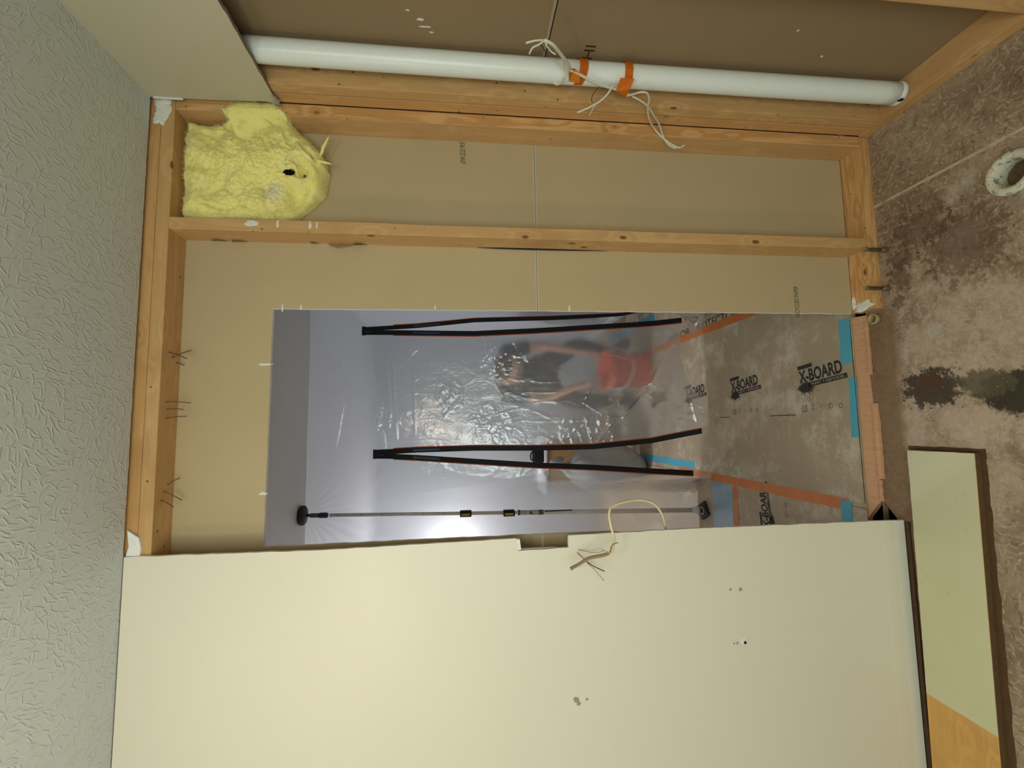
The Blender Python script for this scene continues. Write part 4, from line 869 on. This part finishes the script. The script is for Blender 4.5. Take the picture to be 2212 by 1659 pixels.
b = bmesh.new(); tube(b, spline([(-1.34, 2.66, .858), (-1.33, 2.65, .885), (-1.28, 2.65, .885), (-1.265, 2.66, .858)], 5), .006, 8); link('handle', b, BLK, hh, smooth=True)
BAG = NT('white_bag_film'); f1 = BAG.noise(BAG.pos, 12, 5, .6, .6); BAG.bump(f1, .8, .02); BAG = BAG.out(BAG.mix(f1, (.36, .36, .36), (.50, .50, .49)), .35, .5)
b = bmesh.new(); bmesh.ops.create_uvsphere(b, u_segments=48, v_segments=32, radius=1)
for v in b.verts:
    n_ = v.co.copy(); k = 1 + .14*mn.noise(n_*1.6+Vector((3, 1, 2))) + .05*mn.noise(n_*4) - .03*abs(mn.noise(n_*9)); z = n_.z
    tp = 1 - .45*max(0, z)**2; v.co = Vector((-1.39+n_.x*.20*k*tp, 2.22+n_.y*.20*k*tp, max(.0048, .34+z*.36*k)))
bg = tag(link('trash_bag', b, BAG, smooth=True), 'filled whitish plastic bag slumped in front of the cardboard box in the hall', 'bag')
b = bmesh.new(); P = spline([(-1.37, 2.22, .66), (-1.36, 2.20, .70), (-1.34, 2.19, .735), (-1.31, 2.18, .75)], 5); tube(b, P, [.05, .045, .04, .035, .03, .028, .028, .03, .034, .04, .045, .05, .055, .058, .06, .062][:len(P)], 14); link('bag_neck', b, BAG, bg, smooth=True)
# small wall marks and objects on the far wall
b = bmesh.new(); p = at(1070, 706, 'Y', 3.398); box(b, (p.x-.03, 3.392, p.z-.05), (p.x+.03, 3.3995, p.z+.05), .003); sw = tag(link('wall_switch', b, plain('switch_plate', (.55, .57, .62), .5, .3)), 'small switch plate on the far hall wall seen through the right zipper gap', 'switch')
b = bmesh.new(); box(b, (p.x-.022, 3.386, p.z-.035), (p.x-.002, 3.3925, p.z+.03), .002); link('toggle', b, BLK, sw)
# orange bucket
BK = Vector((-.585, 2.06, .0048)); ORB = plain('orange_bucket_plastic', (.78, .10, .02), .4, .45, nz=.05)
b = bmesh.new(); lathe(b, [(0, 0), (.128, 0), (.134, .006), (.150, .30), (.158, .302), (.158, .315), (.152, .317), (.152, .335), (.162, .338), (.162, .352), (.150, .354), (.146, .340), (.128, .012), (0, .012)], BK, 40)
bu = tag(link('bucket', b, ORB, smooth=True), 'orange plastic bucket on the hall floor behind the plastic, in front of the crouching person', 'bucket')
b = bmesh.new(); tube(b, spline([BK+Vector((.160, 0, .31)), BK+Vector((.15, -.10, .22)), BK+Vector((.0, -.172, .17)), BK+Vector((-.15, -.10, .22)), BK+Vector((-.160, 0, .31))], 8), .003, 8); link('wire_handle', b, ALU, bu, smooth=True)
# ------------------------------------------------------------------ person bending over the bucket
def skinned(name, verts, edges, radii, mat, parent=None, lev=2, root=0):
    me = bpy.data.meshes.new(name); me.from_pydata([Vector(v) for v in verts], edges, []); o = bpy.data.objects.new(name, me); COL.objects.link(o)
    m = o.modifiers.new('s', 'SKIN'); m.use_smooth_shade = True
    for i, r in enumerate(radii):
        d_ = me.skin_vertices[0].data[i]; d_.radius = r if isinstance(r, tuple) else (r, r); d_.use_root = (i == root)
    m2 = o.modifiers.new('u', 'SUBSURF'); m2.levels = m2.render_levels = lev
    dg = bpy.context.evaluated_depsgraph_get(); bpy.context.view_layer.update(); nm_ = bpy.data.meshes.new_from_object(o.evaluated_get(dg))
    o.modifiers.clear(); o.data = nm_; bpy.data.meshes.remove(me); nm_.materials.clear(); nm_.materials.append(mat); nm_.polygons.foreach_set('use_smooth', [True]*len(nm_.polygons))
    if parent: o.parent = parent
    return o
SKIN = plain('skin', (.52, .27, .17), .55, .35, nz=.06, sc_=30); SHIRT = plain('navy_shirt', (.010, .015, .040), .8, .2, nz=.2, sc_=30); PANT = plain('dark_trousers', (.060, .055, .052), .85, .15, nz=.2, sc_=25); SHOE = plain('dark_shoe', (.02, .018, .016), .6, .3)
V = dict(pel=(-.57, 2.72, .78), lum=(-.57, 2.64, .92), chest=(-.57, 2.47, 1.07), up=(-.57, 2.36, 1.12), neck=(-.565, 2.27, 1.13), jaw=(-.56, 2.20, 1.10), head=(-.555, 2.13, 1.11), crown=(-.555, 2.07, 1.14),
         hl=(-.68, 2.70, .74), kl=(-.83, 2.40, .47), al=(-.80, 2.58, .10), tl=(-.82, 2.42, .035), hr=(-.46, 2.70, .74), kr=(-.31, 2.40, .47), ar=(-.34, 2.58, .10), tr=(-.32, 2.42, .035),
         sl=(-.76, 2.36, 1.10), el=(-.80, 2.30, .80), wl=(-.715, 2.10, .56), pl=(-.705, 2.07, .48), sr=(-.38, 2.36, 1.10), er=(-.34, 2.30, .80), wr=(-.435, 2.10, .56), pr=(-.445, 2.07, .48))
K = list(V); ix = {k: i for i, k in enumerate(K)}
E_ = [('pel', 'lum'), ('lum', 'chest'), ('chest', 'up'), ('up', 'neck'), ('neck', 'jaw'), ('jaw', 'head'), ('head', 'crown'), ('pel', 'hl'), ('hl', 'kl'), ('kl', 'al'), ('al', 'tl'), ('pel', 'hr'), ('hr', 'kr'), ('kr', 'ar'), ('ar', 'tr'),
      ('up', 'sl'), ('sl', 'el'), ('el', 'wl'), ('wl', 'pl'), ('up', 'sr'), ('sr', 'er'), ('er', 'wr'), ('wr', 'pr')]
RR = dict(pel=.13, lum=.125, chest=.145, up=.12, neck=.055, jaw=.075, head=.092, crown=.07, hl=.085, kl=.058, al=.038, tl=.032, hr=.085, kr=.058, ar=.038, tr=.032, sl=.062, el=.043, wl=.027, pl=.036, sr=.062, er=.043, wr=.027, pr=.036)
vs = [V[k] for k in K]; rs = [RR[k] for k in K]; es = [(ix[a], ix[c_]) for a, c_ in E_]
# fingers: five chains per hand reaching over the bucket rim
for side, sx in (('pl', 1), ('pr', -1)):
    p0 = Vector(V[side])
    for f_ in range(4):
        a = p0+Vector((sx*.000, (f_-1.5)*.021, -.030)); ln = (.030, .036, .033, .024)[f_]
        chain = [a, a+Vector((sx*.012, 0, -ln)), a+Vector((sx*.030, 0, -ln-.020))]; prev = ix[side]
        for q in chain: vs.append(tuple(q)); rs.append(.0095); es.append((prev, len(vs)-1)); prev = len(vs)-1
    a = p0+Vector((sx*.022, -.034, -.002)); prev = ix[side]
    for q in (a, a+Vector((sx*.020, -.012, -.026))): vs.append(tuple(q)); rs.append(.011); es.append((prev, len(vs)-1)); prev = len(vs)-1
per = skinned('person', vs, es, rs, SKIN)
tag(per, 'person in dark navy top bending forward over the orange bucket, blurred by the plastic', 'person')
def sub(keys, edges, radii, name, mat):
    kk = list(keys); i2 = {k: i for i, k in enumerate(kk)}
    return skinned(name, [V.get(k) or X_[k] for k in kk], [(i2[a], i2[c_]) for a, c_ in edges], [radii[k] for k in kk], mat, per)
X_ = dict(ml=(-.79, 2.32, .90), mr=(-.35, 2.32, .90), nk=(-.567, 2.30, 1.128), bt=(-.57, 2.70, .82), al2=(-.802, 2.575, .13), ar2=(-.338, 2.575, .13))
sub(['bt', 'lum', 'chest', 'up', 'nk', 'sl', 'ml', 'sr', 'mr'], [('bt', 'lum'), ('lum', 'chest'), ('chest', 'up'), ('up', 'nk'), ('up', 'sl'), ('sl', 'ml'), ('up', 'sr'), ('sr', 'mr')],
    dict(bt=.145, lum=.145, chest=.168, up=.142, nk=.075, sl=.088, ml=.064, sr=.088, mr=.064), 'shirt', SHIRT)
sub(['pel', 'hl', 'kl', 'al2', 'hr', 'kr', 'ar2'], [('pel', 'hl'), ('hl', 'kl'), ('kl', 'al2'), ('pel', 'hr'), ('hr', 'kr'), ('kr', 'ar2')], dict(pel=.145, hl=.108, kl=.075, al2=.058, hr=.108, kr=.075, ar2=.058), 'trousers', PANT)
for s_ in (-1, 1):
    b = bmesh.new(); bmesh.ops.create_uvsphere(b, u_segments=20, v_segments=12, radius=1); x = -.57+s_*.248
    for v in b.verts: v.co = Vector((x+v.co.x*.048, 2.48+v.co.y*.145, max(.0048, .042+v.co.z*(.045 if v.co.y < 0 else .06))))
    link('shoe', b, SHOE, per, smooth=True)
b = bmesh.new(); bmesh.ops.create_uvsphere(b, u_segments=28, v_segments=18, radius=1)
for v in b.verts: v.co = Vector((-.555+v.co.x*.096, 2.145+v.co.y*.105, 1.158+v.co.z*.075)) + v.normal*0
link('hair', b, plain('brown_hair', (.07, .04, .025), .8, .2, nz=.4, sc_=120, bump=.6), per, smooth=True)
for s_ in (-1, 1):
    b = bmesh.new(); bmesh.ops.create_uvsphere(b, u_segments=12, v_segments=8, radius=1)
    for v in b.verts: v.co = Vector((-.555+s_*.094+v.co.x*.010, 2.155+v.co.y*.022, 1.095+v.co.z*.030))
    link('ear', b, SKIN, per, smooth=True)
    b = bmesh.new(); bmesh.ops.create_uvsphere(b, u_segments=12, v_segments=8, radius=.0125)
    for v in b.verts: v.co += Vector((-.555+s_*.034, 2.062, 1.075))
    link('eye', b, plain('eye_white', (.6, .6, .58), .3, .5), per, smooth=True)
b = bmesh.new(); tube(b, [(-.555, 2.055, 1.09), (-.555, 2.040, 1.058), (-.555, 2.052, 1.045)], [.008, .014, .010], 8); link('nose', b, SKIN, per, smooth=True)
b = bmesh.new(); tube(b, [(-.58, 2.072, 1.024), (-.555, 2.064, 1.020), (-.53, 2.072, 1.024)], [.003, .006, .003], 6); link('mouth', b, plain('lips', (.35, .12, .10), .5, .3), per, smooth=True)
